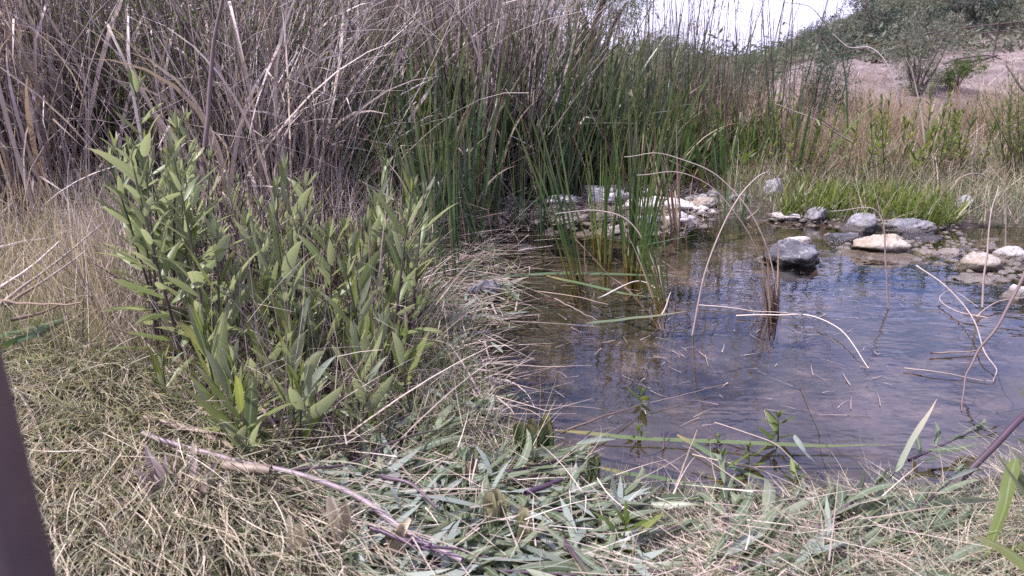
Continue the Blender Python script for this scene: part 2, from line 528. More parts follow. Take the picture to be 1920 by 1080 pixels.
def thing(name, parts, loc, rot=(0, 0, 0), sc=1.0, label=None, cat=None, group=None):
    """an Empty at the base with one child mesh per part; copies share mesh data"""
    r = link(name, None, loc, rot, sc, None, label, cat, group)
    for pn, me in parts:
        link(pn, me, parent=r)
    return r


ORD = "first second third fourth fifth sixth seventh eighth ninth tenth eleventh twelfth thirteenth fourteenth fifteenth sixteenth seventeenth eighteenth nineteenth twentieth".split()
ORD += ["twenty-" + o for o in ORD[:9]] + ["thirtieth"]


def autolabel(objs, desc, rows, tail=""):
    """row by row from the front, left to right in each row"""
    objs = sorted(objs, key=lambda o: o.location[1])
    n = len(rows)
    for k in range(n):
        part = objs[len(objs) * k // n: len(objs) * (k + 1) // n]
        part.sort(key=lambda o: o.location[0] / max(o.location[1], .3))
        for i, o in enumerate(part):
            d = desc(o) if callable(desc) else desc
            w = ORD[i] + " from left" if i else "leftmost"
            o["label"] = f"{d}, {w} in the {rows[k]} row{' ' + tail if tail else ''}"


def in_poly(n, poly_px, rng=RG, z=0.05):
    """random ground points inside a patch whose corners are photo pixels"""
    P = np.array([(ground(*p)[:2] if z is None else at_z(*p, z)[:2]) for p in poly_px])
    lo, hi = P.min(0), P.max(0)
    out = np.zeros((0, 2))
    while len(out) < n:
        c = rng.uniform(lo, hi, (max(4 * n, 64), 2))
        ins = np.zeros(len(c), bool)
        for i in range(len(P)):
            a, b = P[i], P[(i + 1) % len(P)]
            cr = (a[1] > c[:, 1]) != (b[1] > c[:, 1])
            xi = a[0] + (c[:, 1] - a[1]) * (b[0] - a[0]) / ((b[1] - a[1]) or 1e-9)
            ins ^= cr & (c[:, 0] < xi)
        out = np.concatenate([out, c[ins]])
    out = out[:n]
    return np.column_stack([out, H(out[:, 0], out[:, 1])])


def rdir(N, el_lo, el_hi, az=None, spread=math.pi, rng=RG):
    a = rng.uniform(-math.pi, math.pi, N) if az is None else az + rng.normal(0, spread, N)
    e = np.radians(rng.uniform(el_lo, el_hi, N))
    return np.stack([np.cos(a) * np.cos(e), np.sin(a) * np.cos(e), np.sin(e)], 1)


# ------------------------------------------------------------------ ground and water
def axis(lo, hi, dense_lo, dense_hi, step):
    a = list(np.arange(dense_lo, dense_hi + 1e-6, step))
    s, v = step, dense_hi
    while v < hi:
        s *= 1.16; v += s; a.append(v)
    s, v = step, dense_lo
    while v > lo:
        s *= 1.16; v -= s; a.insert(0, v)
    return np.array(a)


def build_ground():
    xs, ys = axis(-260, 260, -4.5, 5.5, .05), axis(-30, 420, .6, 7.5, .05)
    X, Y = np.meshgrid(xs, ys)
    Z = H(X.ravel(), Y.ravel())
    v = np.column_stack([X.ravel(), Y.ravel(), Z])
    ny, nx = X.shape
    i = np.arange(ny * nx).reshape(ny, nx)
    q = np.stack([i[:-1, :-1], i[:-1, 1:], i[1:, 1:], i[1:, :-1]], -1).reshape(-1, 4)
    b = MB(); b.add(v, q, np.zeros(len(v)), np.zeros(len(v)), np.zeros(len(v)))
    link("ground", b.mesh("ground", ground_mat()), kind="structure")
    lo, hi = POND.min(0) - .5, POND.max(0) + .5
    b = MB()
    b.add(np.array([[lo[0], lo[1], 0], [hi[0], lo[1], 0], [hi[0], hi[1], 0], [lo[0], hi[1], 0]]), np.array([[0, 1, 2, 3]]), np.zeros(4), np.zeros(4), np.zeros(4))
    link("pond_water", b.mesh("pond_water", water_mat()), kind="structure")


build_ground()


# ------------------------------------------------------------------ rocks
def rock_mesh(seed, mat, sx, sy, sz, rough=.11):
    rng = np.random.default_rng(seed)
    n = 40
    th = np.linspace(0, math.pi, n)
    ph = np.linspace(0, 2 * math.pi, 2 * n, endpoint=False)
    T, Ph = np.meshgrid(th, ph, indexing='ij')
    d = np.stack([np.sin(T) * np.cos(Ph), np.sin(T) * np.sin(Ph), np.cos(T)], -1)
    # chopped by a few planes for flat faces, then roughened
    r = np.ones(T.shape)
    for _ in range(15):
        nrm = norm(rng.normal(0, 1, 3)); off = rng.uniform(.55, .88)
        c = d @ nrm
        r = np.where(c * r > off, r * .1 + .9 * off / np.maximum(c, .05), r)
    for k in range(1, 8):
        f = 1.6 ** k * 1.3
        a, b2, s = rng.normal(0, 1, 3), rng.normal(0, 1, 3), rng.uniform(0, 6, 2)
        r = r + rough / (1.42 ** k) * np.sin(f * (d @ a) + s[0]) * np.cos(f * (d @ b2) + s[1])
    v = d * r[..., None] * np.array([sx, sy, sz])
    i = np.arange(n * 2 * n).reshape(n, 2 * n)
    j = np.roll(i, -1, 1)
    q = np.stack([i[:-1], i[1:], j[1:], j[:-1]], -1).reshape(-1, 4)
    b = MB(); z = np.zeros(v.size // 3)
    b.add(v, q, z, z, z)
    return b.mesh("rock", M[mat])


ROCKS = [  # centre px, base py, width px, height px, material, label
    (1500, 499, 126, 56, 'rock_dark', "large dark grey boulder with a lit top standing alone in the pond"),
    (1492, 462, 62, 26, 'rock_pale', "pale cap stone right behind the large dark boulder in the pond"),
    (1440, 487, 44, 14, 'rock_pale', "low white stone at the left foot of the large dark boulder"),
    (1531, 416, 46, 26, 'rock_grey', "small pointed grey stone at the far shore before bright green herbs"),
    (1481, 414, 62, 12, 'rock_pale', "flat pale slab at the far waterline left of the pointed grey stone"),
    (1622, 434, 68, 42, 'rock_grey', "upright lilac-grey stone at the far shore between two herb tufts"),
    (1722, 440, 100, 40, 'rock_grey', "long rounded grey boulder on the far shore, larger of the grey pair"),
    (1588, 456, 66, 26, 'rock_dark', "dark wet rubble rock between the dark boulder and pale tan boulder"),
    (1664, 476, 108, 44, 'rock_tan', "pale tan domed boulder in the middle of the right rock bar"),
    (1668, 487, 170, 16, 'rock_tan', "low wet ledge of stone spreading under the pale tan domed boulder"),
    (1742, 452, 84, 16, 'rock_dark', "flat dark stone in front of the long rounded grey boulder"),
    (1790, 478, 56, 20, 'rock_pale', "pale lilac stone in the shallows right of the wet ledge"),
    (1745, 476, 46, 14, 'rock_pale', "small flat pale stone between wet ledge and lilac stone"),
    (1845, 508, 70, 46, 'rock_tan', "greenish grey rounded stone behind the flat white stone at right"),
    (1838, 532, 100, 24, 'rock_pale', "flat white stone in the water at the right"),
    (1908, 492, 62, 36, 'rock_pale', "pale rounded boulder above the water at the right edge"),
    (1918, 560, 50, 40, 'rock_pale', "white stone over dark water at the right edge, nearer than the rounded boulder"),
    (1455, 372, 34, 40, 'rock_grey', "upright lone grey stone on the far bank among grasses"),
    (1810, 392, 34, 22, 'rock_grey', "small grey stone up on the right bank beyond the shallow pool"),
    (1748, 348, 32, 16, 'rock_grey', "small grey stone half hidden in weeds on the right bank"),
    (1862, 452, 36, 12, 'rock_pale', "tiny pale stone at the edge of the far shallow pool"),
    (1700, 468, 34, 20, 'rock_grey', "small grey stone leaning on the right side of the tan domed boulder"),
    (955, 386, 62, 14, 'rock_pale', "flat pale stone at the left end of the far stone bar"),
    (1002, 378, 44, 16, 'rock_grey', "small grey stone near the left end of the far stone bar"),
    (1052, 388, 74, 20, 'rock_pale', "pale slab in the far stone bar, left of centre"),
    (1098, 378, 40, 18, 'rock_grey', "grey stone behind the reeds at the centre of the far stone bar"),
    (1136, 386, 86, 40, 'rock_pale', "tallest pale stone of the far stone bar behind green blades"),
    (1186, 398, 62, 18, 'rock_pale', "low pale stone just right of the tallest stone in the bar"),
    (1246, 402, 96, 34, 'rock_pale', "broad pale boulder in the right half of the far stone bar"),
    (1286, 424, 56, 26, 'rock_pale', "pale stone at the right end of the bar beside brown stubble"),
    (1222, 428, 54, 22, 'rock_grey', "grey stone in the water before the broad pale boulder"),
    (1062, 416, 48, 16, 'rock_pale', "small pale stone in the water before the far stone bar"),
    (925, 414, 42, 10, 'rock_pale', "sliver of pale stone in the water, farthest left in the pond"),
    (1096, 444, 46, 12, 'rock_tan', "low tan stone just breaking the water behind splayed green blades"),
    (1036, 442, 50, 12, 'rock_tan', "low tan stone just breaking the water left of splayed blades"),
    (1150, 440, 54, 18, 'rock_pale', "pale stone standing in water right of the splayed green blades"),
    (1208, 372, 60, 18, 'rock_pale', "pale stone at the back of the far stone bar"),
    (1165, 368, 50, 20, 'rock_grey', "grey stone at the back of the far stone bar, under reeds"),
    (1322, 396, 52, 26, 'rock_tan', "tan stone on shore right of the far stone bar"),
    (1388, 384, 40, 20, 'rock_grey', "grey stone on the far shore under leaning green reeds"),
    (986, 468, 36, 18, 'rock_grey', "small speckled stone with straw alone in the middle of the pond"),
    (902, 562, 74, 44, 'rock_dark', "dark hollow looking stone at the left shore among fallen blades"),
    (1295, 396, 34, 14, 'rock_pale', "small pale stone behind the brown stubble at the bar's right end"),
    (1560, 444, 30, 14, 'rock_pale', "small pale stone at the waterline behind the dark wet rubble"),
    (1570, 486, 40, 10, 'rock_grey', "low wet grey stone in water right of the large dark boulder"),
    (1815, 470, 34, 14, 'rock_grey', "small grey stone in the shallows behind the greenish grey stone"),
]
for k, (px, py, w, h, mt, lb) in enumerate(ROCKS):
    g = ground(px, py)
    g[2] = max(g[2], -.03) if py > 425 or px < 1320 else g[2]
    dist = math.hypot(g[1], CAMZ)
    s = dist / FPX
    big = 1.22 if (px < 1320 and py < 450) else 1.0
    hw, hh = w * s / 2 * 1.2 * big, h * s * .72 * big
    me = rock_mesh(100 + k, mt, hw, max(hw * .75, .05), hh)
    link("rock", me, (g[0], g[1] + hw * .5, g[2] + hh * .42), (0, 0, RG.uniform(-.25, .25)), 1, None, lb, "rock", "rocks around the pond")


def gravel():
    rng = np.random.default_rng(31)
    b = MB()
    base = [rock_mesh(700 + k, 'rock_pale', 1, 1, .6) for k in range(3)]
    vs = []
    for me in base:
        v = np.empty(len(me.vertices) * 3, np.float32); me.vertices.foreach_get("co", v); v = v.reshape(40, 80, 3)[::6, ::9]
        vs.append(v.astype(float)); bpy.data.meshes.remove(me)
    n1, n2 = vs[0].shape[:2]
    i = np.arange(n1 * n2).reshape(n1, n2); j = np.roll(i, -1, 1)
    q = np.stack([i[:-1], i[1:], j[1:], j[:-1]], -1).reshape(-1, 4)
    for poly, n, r in (([(1540, 445), (1780, 440), (1930, 470), (1930, 540), (1780, 500), (1600, 490)], 420, .022), ([(900, 400), (1320, 390), (1330, 425), (1200, 445), (940, 430)], 200, .026),
                       ([(930, 392), (1340, 378), (1340, 412), (930, 404)], 200, .036), ([(1430, 420), (1800, 438), (1800, 428), (1430, 410)], 120, .02)):
        p = in_poly(n, poly, rng, 0.0)
        for k in range(n):
            s = r * rng.uniform(.5, 1.6)
            a = rng.uniform(0, 6.28); c, d = math.cos(a), math.sin(a)
            v = vs[k % 3].reshape(-1, 3) * s
            v = np.column_stack([v[:, 0] * c - v[:, 1] * d, v[:, 0] * d + v[:, 1] * c, v[:, 2]])
            zz = max(p[k, 2], -.012) + s * .15
            b.add(v + np.array([p[k, 0], p[k, 1], zz]), q, np.zeros(len(v)), np.zeros(len(v)), np.zeros(len(v)))
    link("pebbles", b.mesh("pebbles", M['rock_pale']), kind="stuff")


# ------------------------------------------------------------------ plant prototypes
def reed_proto(seed, n, hmin, hmax, spread, lean, mats, kinkp=.25, leafn=1.0, stem_r=.0035, leaf_w=.008, tilt=10, droop=.06):
    """a tussock of dead reeds: canes and dry leaf blades; it leans towards its own +x"""
    rng = np.random.default_rng(seed)
    parts = []
    a, r = rng.uniform(0, 2 * math.pi, n), spread * np.sqrt(rng.random(n))
    p0 = np.stack([np.cos(a) * r, np.sin(a) * r, np.full(n, -.03)], 1)
    tl = np.radians(rng.normal(0, tilt, n))
    d0 = norm(np.stack([np.cos(a) * np.sin(tl) + lean + rng.normal(0, .06, n), np.sin(a) * np.sin(tl) + rng.normal(0, .06, n), np.ones(n)], 1))
    L = rng.uniform(hmin, hmax, n)
    kk = np.where(rng.random(n) < kinkp, rng.integers(3, 8, n), 99)
    kd = rdir(n, -55, 30, rng=rng)
    b = MB()
    b.sweep(path(p0, d0, L, 9, np.stack([rng.normal(lean * .3, droop, n), rng.normal(0, droop, n), np.full(n, -droop)], 1), 1.0, kk, kd),
            prof(10, 'stem', n) * (stem_r * rng.uniform(.6, 1.3, n))[:, None], 3, rng=rng)
    parts.append(("cane", b.mesh("cane", M[mats[0]])))
    m = int(n * leafn)
    if m:
        s = rng.integers(0, n, m)
        p1 = p0[s] + rng.normal(0, .02, (m, 3)) * np.array([1, 1, 0])
        L2 = L[s] * rng.uniform(.45, 1.0, m)
        d1 = norm(d0[s] + rng.normal(0, .14, (m, 3)))
        kk = np.where(rng.random(m) < kinkp * 1.4, rng.integers(3, 8, m), 99)
        kd = rdir(m, -70, 20, rng=rng)
        b = MB()
        b.sweep(path(p1, d1, L2, 9, np.stack([rng.normal(lean * .4, droop * 1.6, m), rng.normal(0, droop * 1.6, m), np.full(m, -droop * 1.6)], 1), 1.4, kk, kd),
                prof(10, 'blade', m) * (leaf_w * rng.uniform(.4, 1.2, m))[:, None], 'flat', rng=rng)
        parts.append(("foliage", b.mesh("foliage", M[mats[1]])))
    return parts


def blade_proto(seed, n, hmin, hmax, spread, lean, mat, w=.009, tilt=9, droop=.05, kinkp=.08, S=10, dead=0, deadmat='brown_reed'):
    """a clump of cattail or bulrush blades rising from one crown"""
    rng = np.random.default_rng(seed)

    def blades(n, hmin, hmax, tilt, droop, kinkp, m, w, nm):
        a, r = rng.uniform(0, 2 * math.pi, n), spread * np.sqrt(rng.random(n))
        p0 = np.stack([np.cos(a) * r, np.sin(a) * r, np.full(n, -.12)], 1)
        tl = np.abs(np.radians(rng.normal(0, tilt, n)))
        d0 = norm(np.stack([np.cos(a) * np.sin(tl) + lean + rng.normal(0, .03, n), np.sin(a) * np.sin(tl) + rng.normal(0, .03, n), np.ones(n)], 1))
        L = rng.uniform(hmin, hmax, n) + .12
        kk = np.where(rng.random(n) < kinkp, rng.integers(4, S - 1, n), 99)
        kd = rdir(n, -60, 25, rng=rng)
        bd = np.stack([np.cos(a) * droop + rng.normal(0, droop * .5, n) + lean * .2, np.sin(a) * droop + rng.normal(0, droop * .5, n), np.full(n, -droop * .8)], 1)
        b = MB()
        b.sweep(path(p0, d0, L, S, bd * rng.uniform(.1, 1.5, n)[:, None], 1.7, kk, kd), prof(S + 1, 'blade', n) * (w * rng.uniform(.55, 1.15, n))[:, None],
                'fold', rng=rng, fold=.5)
        return (nm, b.mesh(nm, M[m]))
    parts = [blades(n, hmin, hmax, tilt, droop, kinkp, mat, w, "foliage")]
    if dead:
        parts.append(blades(dead, hmin * .25, hmax * .75, tilt * 1.8, droop * 2.2, .4, deadmat, w * .7, "dead_foliage"))
    return parts


def rush_proto(seed, n, hmin, hmax, spread, lean, seeds=True):
    """thin round rushes, some with a spray of seed heads"""
    rng = np.random.default_rng(seed)
    a, r = rng.uniform(0, 2 * math.pi, n), spread * np.sqrt(rng.random(n))
    p0 = np.stack([np.cos(a) * r, np.sin(a) * r, np.full(n, -.05)], 1)
    tl = np.abs(np.radians(rng.normal(0, 9, n)))
    d0 = norm(np.stack([np.cos(a) * np.sin(tl) + lean, np.sin(a) * np.sin(tl), np.ones(n)], 1))
    L = rng.uniform(hmin, hmax, n)
    kk = np.where(rng.random(n) < .14, rng.integers(4, 9, n), 99)
    pts = path(p0, d0, L, 9, np.stack([rng.normal(lean * .3, .05, n), rng.normal(0, .05, n), np.full(n, -.03)], 1), 1.3, kk, rdir(n, -50, 20, rng=rng))
    b = MB(); b.sweep(pts, prof(10, 'stem', n) * (.0062 * rng.uniform(.6, 1.25, n))[:, None], 3, rng=rng)
    parts = [("stem", b.mesh("stem", M['rush']))]
    if seeds:
        sel = np.where((kk == 99) & (rng.random(n) < .5))[0]
        tip = np.repeat(pts[sel, -1], 9, 0)
        d = rdir(len(tip), 0, 80, rng=rng)
        Lr = rng.uniform(.03, .12, len(tip))
        pp = path(tip, d, Lr, 3, np.tile([0, 0, -.08], (len(tip), 1)))
        b = MB(); b.sweep(pp, np.full((len(tip), 4), .0008), 3, rng=rng)
        c = np.repeat(pp[:, -1], 2, 0) + rng.normal(0, .005, (len(tip) * 2, 3))
        u = rdir(len(c), -90, 90, rng=rng); w = norm(np.cross(u, rdir(len(c), -90, 90, rng=rng)))
        b.quads(c, u * .008, w * .008, rng.random(len(c)))
        parts.append(("seed_sprays", b.mesh("seed_sprays", M['seed'])))
    return parts


def leafy_proto(seed, h, nl, leafL, leafW, el0=75, el1=25, lean=.08, lowfrac=.08, sr=.0056, mats=('purple', 'leaf'), laid=False):
    """an erect herb: one purple stem, lance leaves up it, a tuft of young leaves on top; laid=True builds it lying along +x"""
    rng = np.random.default_rng(seed)
    S = 11
    d0 = np.array([[1.0, 0, .02]]) if laid else np.array([[lean * rng.normal(), lean * rng.normal(), 1.0]])
    bend = rng.normal(0, .03, (1, 3)) * (np.array([1, 1, .1]))
    sp = path(np.zeros((1, 3)) + np.array([0, 0, .015 if laid else -.02]), d0, np.array([h]), S, bend, zmin=.008 if laid else None)
    b = MB(); b.sweep(sp, prof(S + 1, 'stem') * sr, 6, rng=rng)
    parts = [("stem", b.mesh("stem", M[mats[0]]))]
    s = np.sort(np.concatenate([np.linspace(lowfrac, 1, nl), np.full(5, .995)]))
    N = len(s)
    f = s * S; i0 = np.minimum(f.astype(int), S - 1); fr = f - i0
    p = sp[0, i0] * (1 - fr)[:, None] + sp[0, i0 + 1] * fr[:, None]
    az = np.arange(N) * 2.4 + rng.normal(0, .35, N)
    el = el0 + (el1 - el0) * s ** 1.3 + rng.normal(0, 9, N)      # from the stem axis
    el = np.radians(el)
    if laid:
        sgn = np.where(np.arange(N) % 2, 1, -1)
        d = np.stack([np.cos(el), sgn * np.sin(el) * rng.uniform(.3, 1, N), rng.uniform(-.1, .22, N)], 1)
    else:
        d = np.stack([np.cos(az) * np.sin(el), np.sin(az) * np.sin(el), np.cos(el)], 1)
    size = np.clip(.62 + .5 * np.sin(np.pi * np.clip(s * 1.05, 0, 1) ** .8), 0, 1.1) * np.where(s > .9, .62, 1) * rng.uniform(.7, 1.2, N)
    L = leafL * size
    W = leafW * size * rng.uniform(.75, 1.15, N)
    bend = np.stack([rng.normal(0, .05, N), rng.normal(0, .05, N), -rng.uniform(.03, .30, N)], 1)
    if laid:
        bend = bend + np.stack([rng.normal(0, .16, N), rng.normal(0, .22, N), rng.normal(.02, .12, N)], 1)
    pts = path(p, d, L, 8, bend, 1.0, zmin=.006 if laid else None)
    if laid:
        pts[..., 2] = np.minimum(pts[..., 2], rng.uniform(.012, .06, N)[:, None]) + rng.uniform(0, .012, N)[:, None] + .006 * np.sin(np.linspace(0, 5, 9))[None] * rng.normal(0, 1, N)[:, None]
    side = norm(np.cross(d, np.array([0, 0, 1.0]) + rng.normal(0, .6 if laid else .3, (N, 3))))
    b = MB(); b.sweep(pts, prof(9, 'leaf', N) * (W / 2)[:, None], 'fold', side, rng=rng, fold=-.3)
    parts.append(("foliage", b.mesh("foliage", M[mats[1]])))
    return parts


def crown_mesh(rng, blobs, ncards, size, mat, elong=2.2, clump=26):
    """many leaf cards gathered in twig-sized clumps spread through several lobes: uneven outline, gaps between"""
    b = MB()
    nc = ncards // clump
    bl = np.array(blobs, float)
    k = rng.choice(len(bl), nc, p=bl[:, 3] ** 2 / (bl[:, 3] ** 2).sum())
    u = norm(rng.normal(0, 1, (nc, 3)))
    r = bl[k, 3] * rng.uniform(.35, 1.06, nc) ** .6
    c = bl[k, :3] + u * r[:, None] * np.array([1, 1, .8])
    cs = size * rng.uniform(1.8, 4.2, nc)
    cc = np.repeat(c, clump, 0) + rng.normal(0, .5, (nc * clump, 3)) * np.repeat(cs, clump)[:, None]
    N = len(cc)
    cc[:, 2] = np.maximum(cc[:, 2], .02)
    a = norm(rng.normal(0, 1, (N, 3)) + np.repeat(u, clump, 0) * .5 + np.array([0, 0, .5]))
    w = norm(np.cross(a, rng.normal(0, 1, (N, 3))))
    sz = size * rng.uniform(.5, 1.2, N)
    b.quads(cc, a * sz[:, None], w * (sz / elong)[:, None], np.clip(np.repeat(rng.random(nc), clump) * .65 + rng.random(N) * .35, 0, 1))
    return b.mesh("foliage", M[mat])


def limbs_mesh(rng, targets, r0, mat='bark', base=(0, 0, -.1), name="trunk", wig=.12):
    b = MB()
    S = 8
    for t in targets:
        t = np.array(t, float); p = np.array(base, float)
        s = np.linspace(0, 1, S)[:, None]
        mid = p + (t - p) * np.array([.35, .35, .6]) + rng.normal(0, wig, 3) * np.linalg.norm(t - p)
        pts = (1 - s) ** 2 * p + 2 * s * (1 - s) * mid + s ** 2 * t
        b.sweep(pts[None], (r0 * (1 - .82 * s[:, 0]))[None], 6, rng=rng)
    return b.mesh(name, M[mat])


def shrub_proto(seed, w, h, ncards, size, mat, elong=2.2, trunk_r=.03, lobes=9, name="trunk", flat=1.0, mid=.55):
    rng = np.random.default_rng(seed)
    bl = []
    for _ in range(lobes):
        a, r = rng.uniform(0, 2 * math.pi), w * .5 * rng.uniform(.1, .75)
        rr = w * rng.uniform(.16, .30)
        bl.append((math.cos(a) * r, math.sin(a) * r, max(rr * .7, h * rng.uniform(mid * .5, 1) - rr * .7), rr))
    return [(name, limbs_mesh(rng, [x[:3] for x in bl], trunk_r)), ("foliage", crown_mesh(rng, bl, ncards, size, mat, elong))]


def twig_proto(seed, h, n, ncards, size, mat, spread=.25):
    """a loose upright bush of switch-like twigs with narrow leaves"""
    rng = np.random.default_rng(seed)
    p0 = rng.normal(0, .05, (n, 3)) * np.array([1, 1, 0]); p0[:, 2] = -.03
    d0 = norm(np.stack([rng.normal(0, spread, n), rng.normal(0, spread, n), np.ones(n)], 1))
    pts = path(p0, d0, h * rng.uniform(.6, 1.05, n), 9, rng.normal(0, .04, (n, 3)))
    b = MB(); b.sweep(pts, prof(10, 'hair', n) * .006, 4, rng=rng)
    parts = [("branch", b.mesh("branch", M['bark']))]
    k = rng.integers(0, n, ncards); f = rng.uniform(2.2, 8.99, ncards); i = f.astype(int); fr = (f - i)[:, None]
    c = pts[k, i] * (1 - fr) + pts[k, i + 1] * fr + rng.normal(0, .05, (ncards, 3))
    a = norm(rng.normal(0, .6, (ncards, 3)) + np.array([0, 0, .9]))
    w = norm(np.cross(a, rng.normal(0, 1, (ncards, 3))))
    s = size * rng.uniform(.5, 1.2, ncards)
    b = MB(); b.quads(c, a * s[:, None], w * (s / 4)[:, None], rng.random(ncards))
    parts.append(("foliage", b.mesh("foliage", M[mat])))
    return parts


def yaw_for(dx, dy=0.0):
    return math.atan2(dy, dx)


# ------------------------------------------------------------------ tall dead reeds, cattails and rushes
gravel()


def scatter(name, protos, pts, yaw, scl, cat, group, tilt=0.0, rng=RG, yj=.5):
    out = []
    for k, p in enumerate(pts):
        y = yaw(p) if callable(yaw) else yaw
        y = rng.uniform(-3.14, 3.14) if y is None else y + rng.normal(0, yj)
        s = scl(p) if callable(scl) else scl
        out.append(thing(name, protos[int(rng.integers(len(protos)))], (p[0], p[1], max(p[2], -.1)), (rng.normal(0, tilt), rng.normal(0, tilt), y),
                         s * rng.uniform(.88, 1.12), None, cat, group))
    return out


def jgrid(n, x0, x1, y0, y1, rng=RG):
    """n spots spread evenly but unevenly in a box of the ground"""
    p = np.column_stack([rng.uniform(x0, x1, n * 6), rng.uniform(y0, y1, n * 6)])
    keep = [p[0]]
    for _ in range(n - 1):
        d = np.min(np.linalg.norm(p[:, None] - np.array(keep)[None], axis=2), 1)
        d *= rng.uniform(.6, 1, len(d))
        keep.append(p[int(np.argmax(d))])
    k = np.array(keep)
    return np.column_stack([k, H(k[:, 0], k[:, 1])])


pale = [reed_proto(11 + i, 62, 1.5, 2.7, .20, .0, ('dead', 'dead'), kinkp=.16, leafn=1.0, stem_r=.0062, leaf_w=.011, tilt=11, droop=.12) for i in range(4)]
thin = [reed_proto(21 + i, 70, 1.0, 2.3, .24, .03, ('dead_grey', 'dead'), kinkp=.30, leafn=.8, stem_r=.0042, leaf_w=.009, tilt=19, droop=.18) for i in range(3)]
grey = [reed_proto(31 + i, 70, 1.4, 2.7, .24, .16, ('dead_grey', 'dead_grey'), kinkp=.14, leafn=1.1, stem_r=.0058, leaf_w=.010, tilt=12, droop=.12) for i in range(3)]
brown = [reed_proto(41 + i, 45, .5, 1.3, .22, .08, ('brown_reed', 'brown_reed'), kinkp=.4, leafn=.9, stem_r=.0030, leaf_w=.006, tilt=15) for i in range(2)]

o1 = scatter("dead_reed_clump", pale, jgrid(22, -4.9, -2.75, 4.5, 6.6), lambda p: 0 if p[0] > -3.3 else math.pi, 1.0, "reed clump", "pale dead reeds at the left", .05)
autolabel(o1, "tall pale dead reed clump at the left", ["front", "middle", "back"])
o2 = scatter("dead_reed_clump", thin, jgrid(30, -3.1, -1.2, 4.5, 6.4), None, 1.0, "reed clump", "thin dead reeds behind the leafy plants", .08)
autolabel(o2, "thin tangled dead reed clump behind the leafy plants", ["front", "middle", "back"])
o3 = scatter("dead_reed_clump", grey, jgrid(36, -1.75, -.02, 6.2, 8.6), lambda p: math.pi if p[0] < -.3 else (0 if p[0] > .3 else 1.5), 1.0, "reed clump", "grey dead reeds behind the pond", .05, yj=.35)
autolabel(o3, "grey leaning dead reed clump behind the pond", ["front", "second", "third", "back"])
o4 = scatter("dead_reed_clump", brown, jgrid(13, .6, 2.5, 7.0, 8.6), None, 1.0, "reed clump", "short brown reeds behind the stone bar", .1)
autolabel(o4, "short brown dead reed clump beyond the stone bar", ["front", "middle", "back"])

# the rest of the reed bed, a mass no one could count
def reed_mass():
    rng = np.random.default_rng(5)
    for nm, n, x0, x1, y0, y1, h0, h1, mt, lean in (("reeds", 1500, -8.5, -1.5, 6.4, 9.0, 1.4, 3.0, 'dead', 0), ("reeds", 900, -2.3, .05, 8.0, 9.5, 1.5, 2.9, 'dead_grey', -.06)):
        p = np.column_stack([rng.uniform(x0, x1, n), rng.uniform(y0, y1, n)])
        p = np.column_stack([p, H(p[:, 0], p[:, 1]) - .03])
        d = norm(np.stack([rng.normal(lean, .13, n), rng.normal(0, .13, n), np.ones(n)], 1))
        kk = np.where(rng.random(n) < .25, rng.integers(3, 7, n), 99)
        b = MB()
        b.sweep(path(p, d, rng.uniform(h0, h1, n), 7, rng.normal(0, .05, (n, 3)), 1.2, kk, rdir(n, -60, 20, rng=rng)),
                prof(8, 'stem', n) * rng.uniform(.004, .012, n)[:, None], 'flat', rng=rng)
        link(nm, b.mesh(nm, M[mt]), kind="stuff")


reed_mass()

wall = [blade_proto(51 + i, 24, .55, 1.25, .17, .05, 'cattail', w=.0088, tilt=14, droop=.13, kinkp=.16, dead=14) for i in range(4)]
c1 = scatter("cattail_clump", wall, np.concatenate([jgrid(15, -.98, -.3, 5.0, 6.3), jgrid(25, -.5, 1.15, 6.3, 7.2)]), lambda p: math.pi if p[0] < 0 else 0, lambda p: (1.12 if p[1] < 6.3 else 1.3) - .15 * max(p[0], 0), "cattail", "green cattails along the far side of the pond", .06, yj=.8)
autolabel(c1, "dark green cattail clump at the pond's far side", ["front", "second", "third", "back"])
short = [blade_proto(61 + i, 16, .3, .85, .12, .05, 'cattail_light', w=.011, tilt=13, droop=.12, kinkp=.2, dead=8) for i in range(3)]
c2 = scatter("cattail_clump", short, jgrid(24, .8, 2.3, 6.4, 7.5), None, 1.0, "cattail", "short cattails beyond the stone bar", .06)
autolabel(c2, "short sparse cattail clump beyond the stone bar", ["front", "back"])
rush = [rush_proto(71 + i, 17, .9, 2.0, .25, .02) for i in range(3)]
c3 = scatter("rush_clump", rush, jgrid(17, .7, 2.7, 7.0, 8.6), None, 1.0, "rush", "tall rushes with seed heads against the sky", .05)
autolabel(c3, "tall thin rush clump with seed heads", ["front", "back"])

c4 = scatter("rush_clump", [rush_proto(76 + i, 12, 1.1, 2.2, .25, .04, False) for i in range(3)], np.concatenate([jgrid(9, -2.9, -1.0, 4.7, 5.6), jgrid(7, -1.0, .1, 5.6, 6.5)]), None, 1.0, "rush", "green rushes among the dead reeds", .06)
autolabel(c4, "tall green rush clump among dead reeds", ["front", "back"])

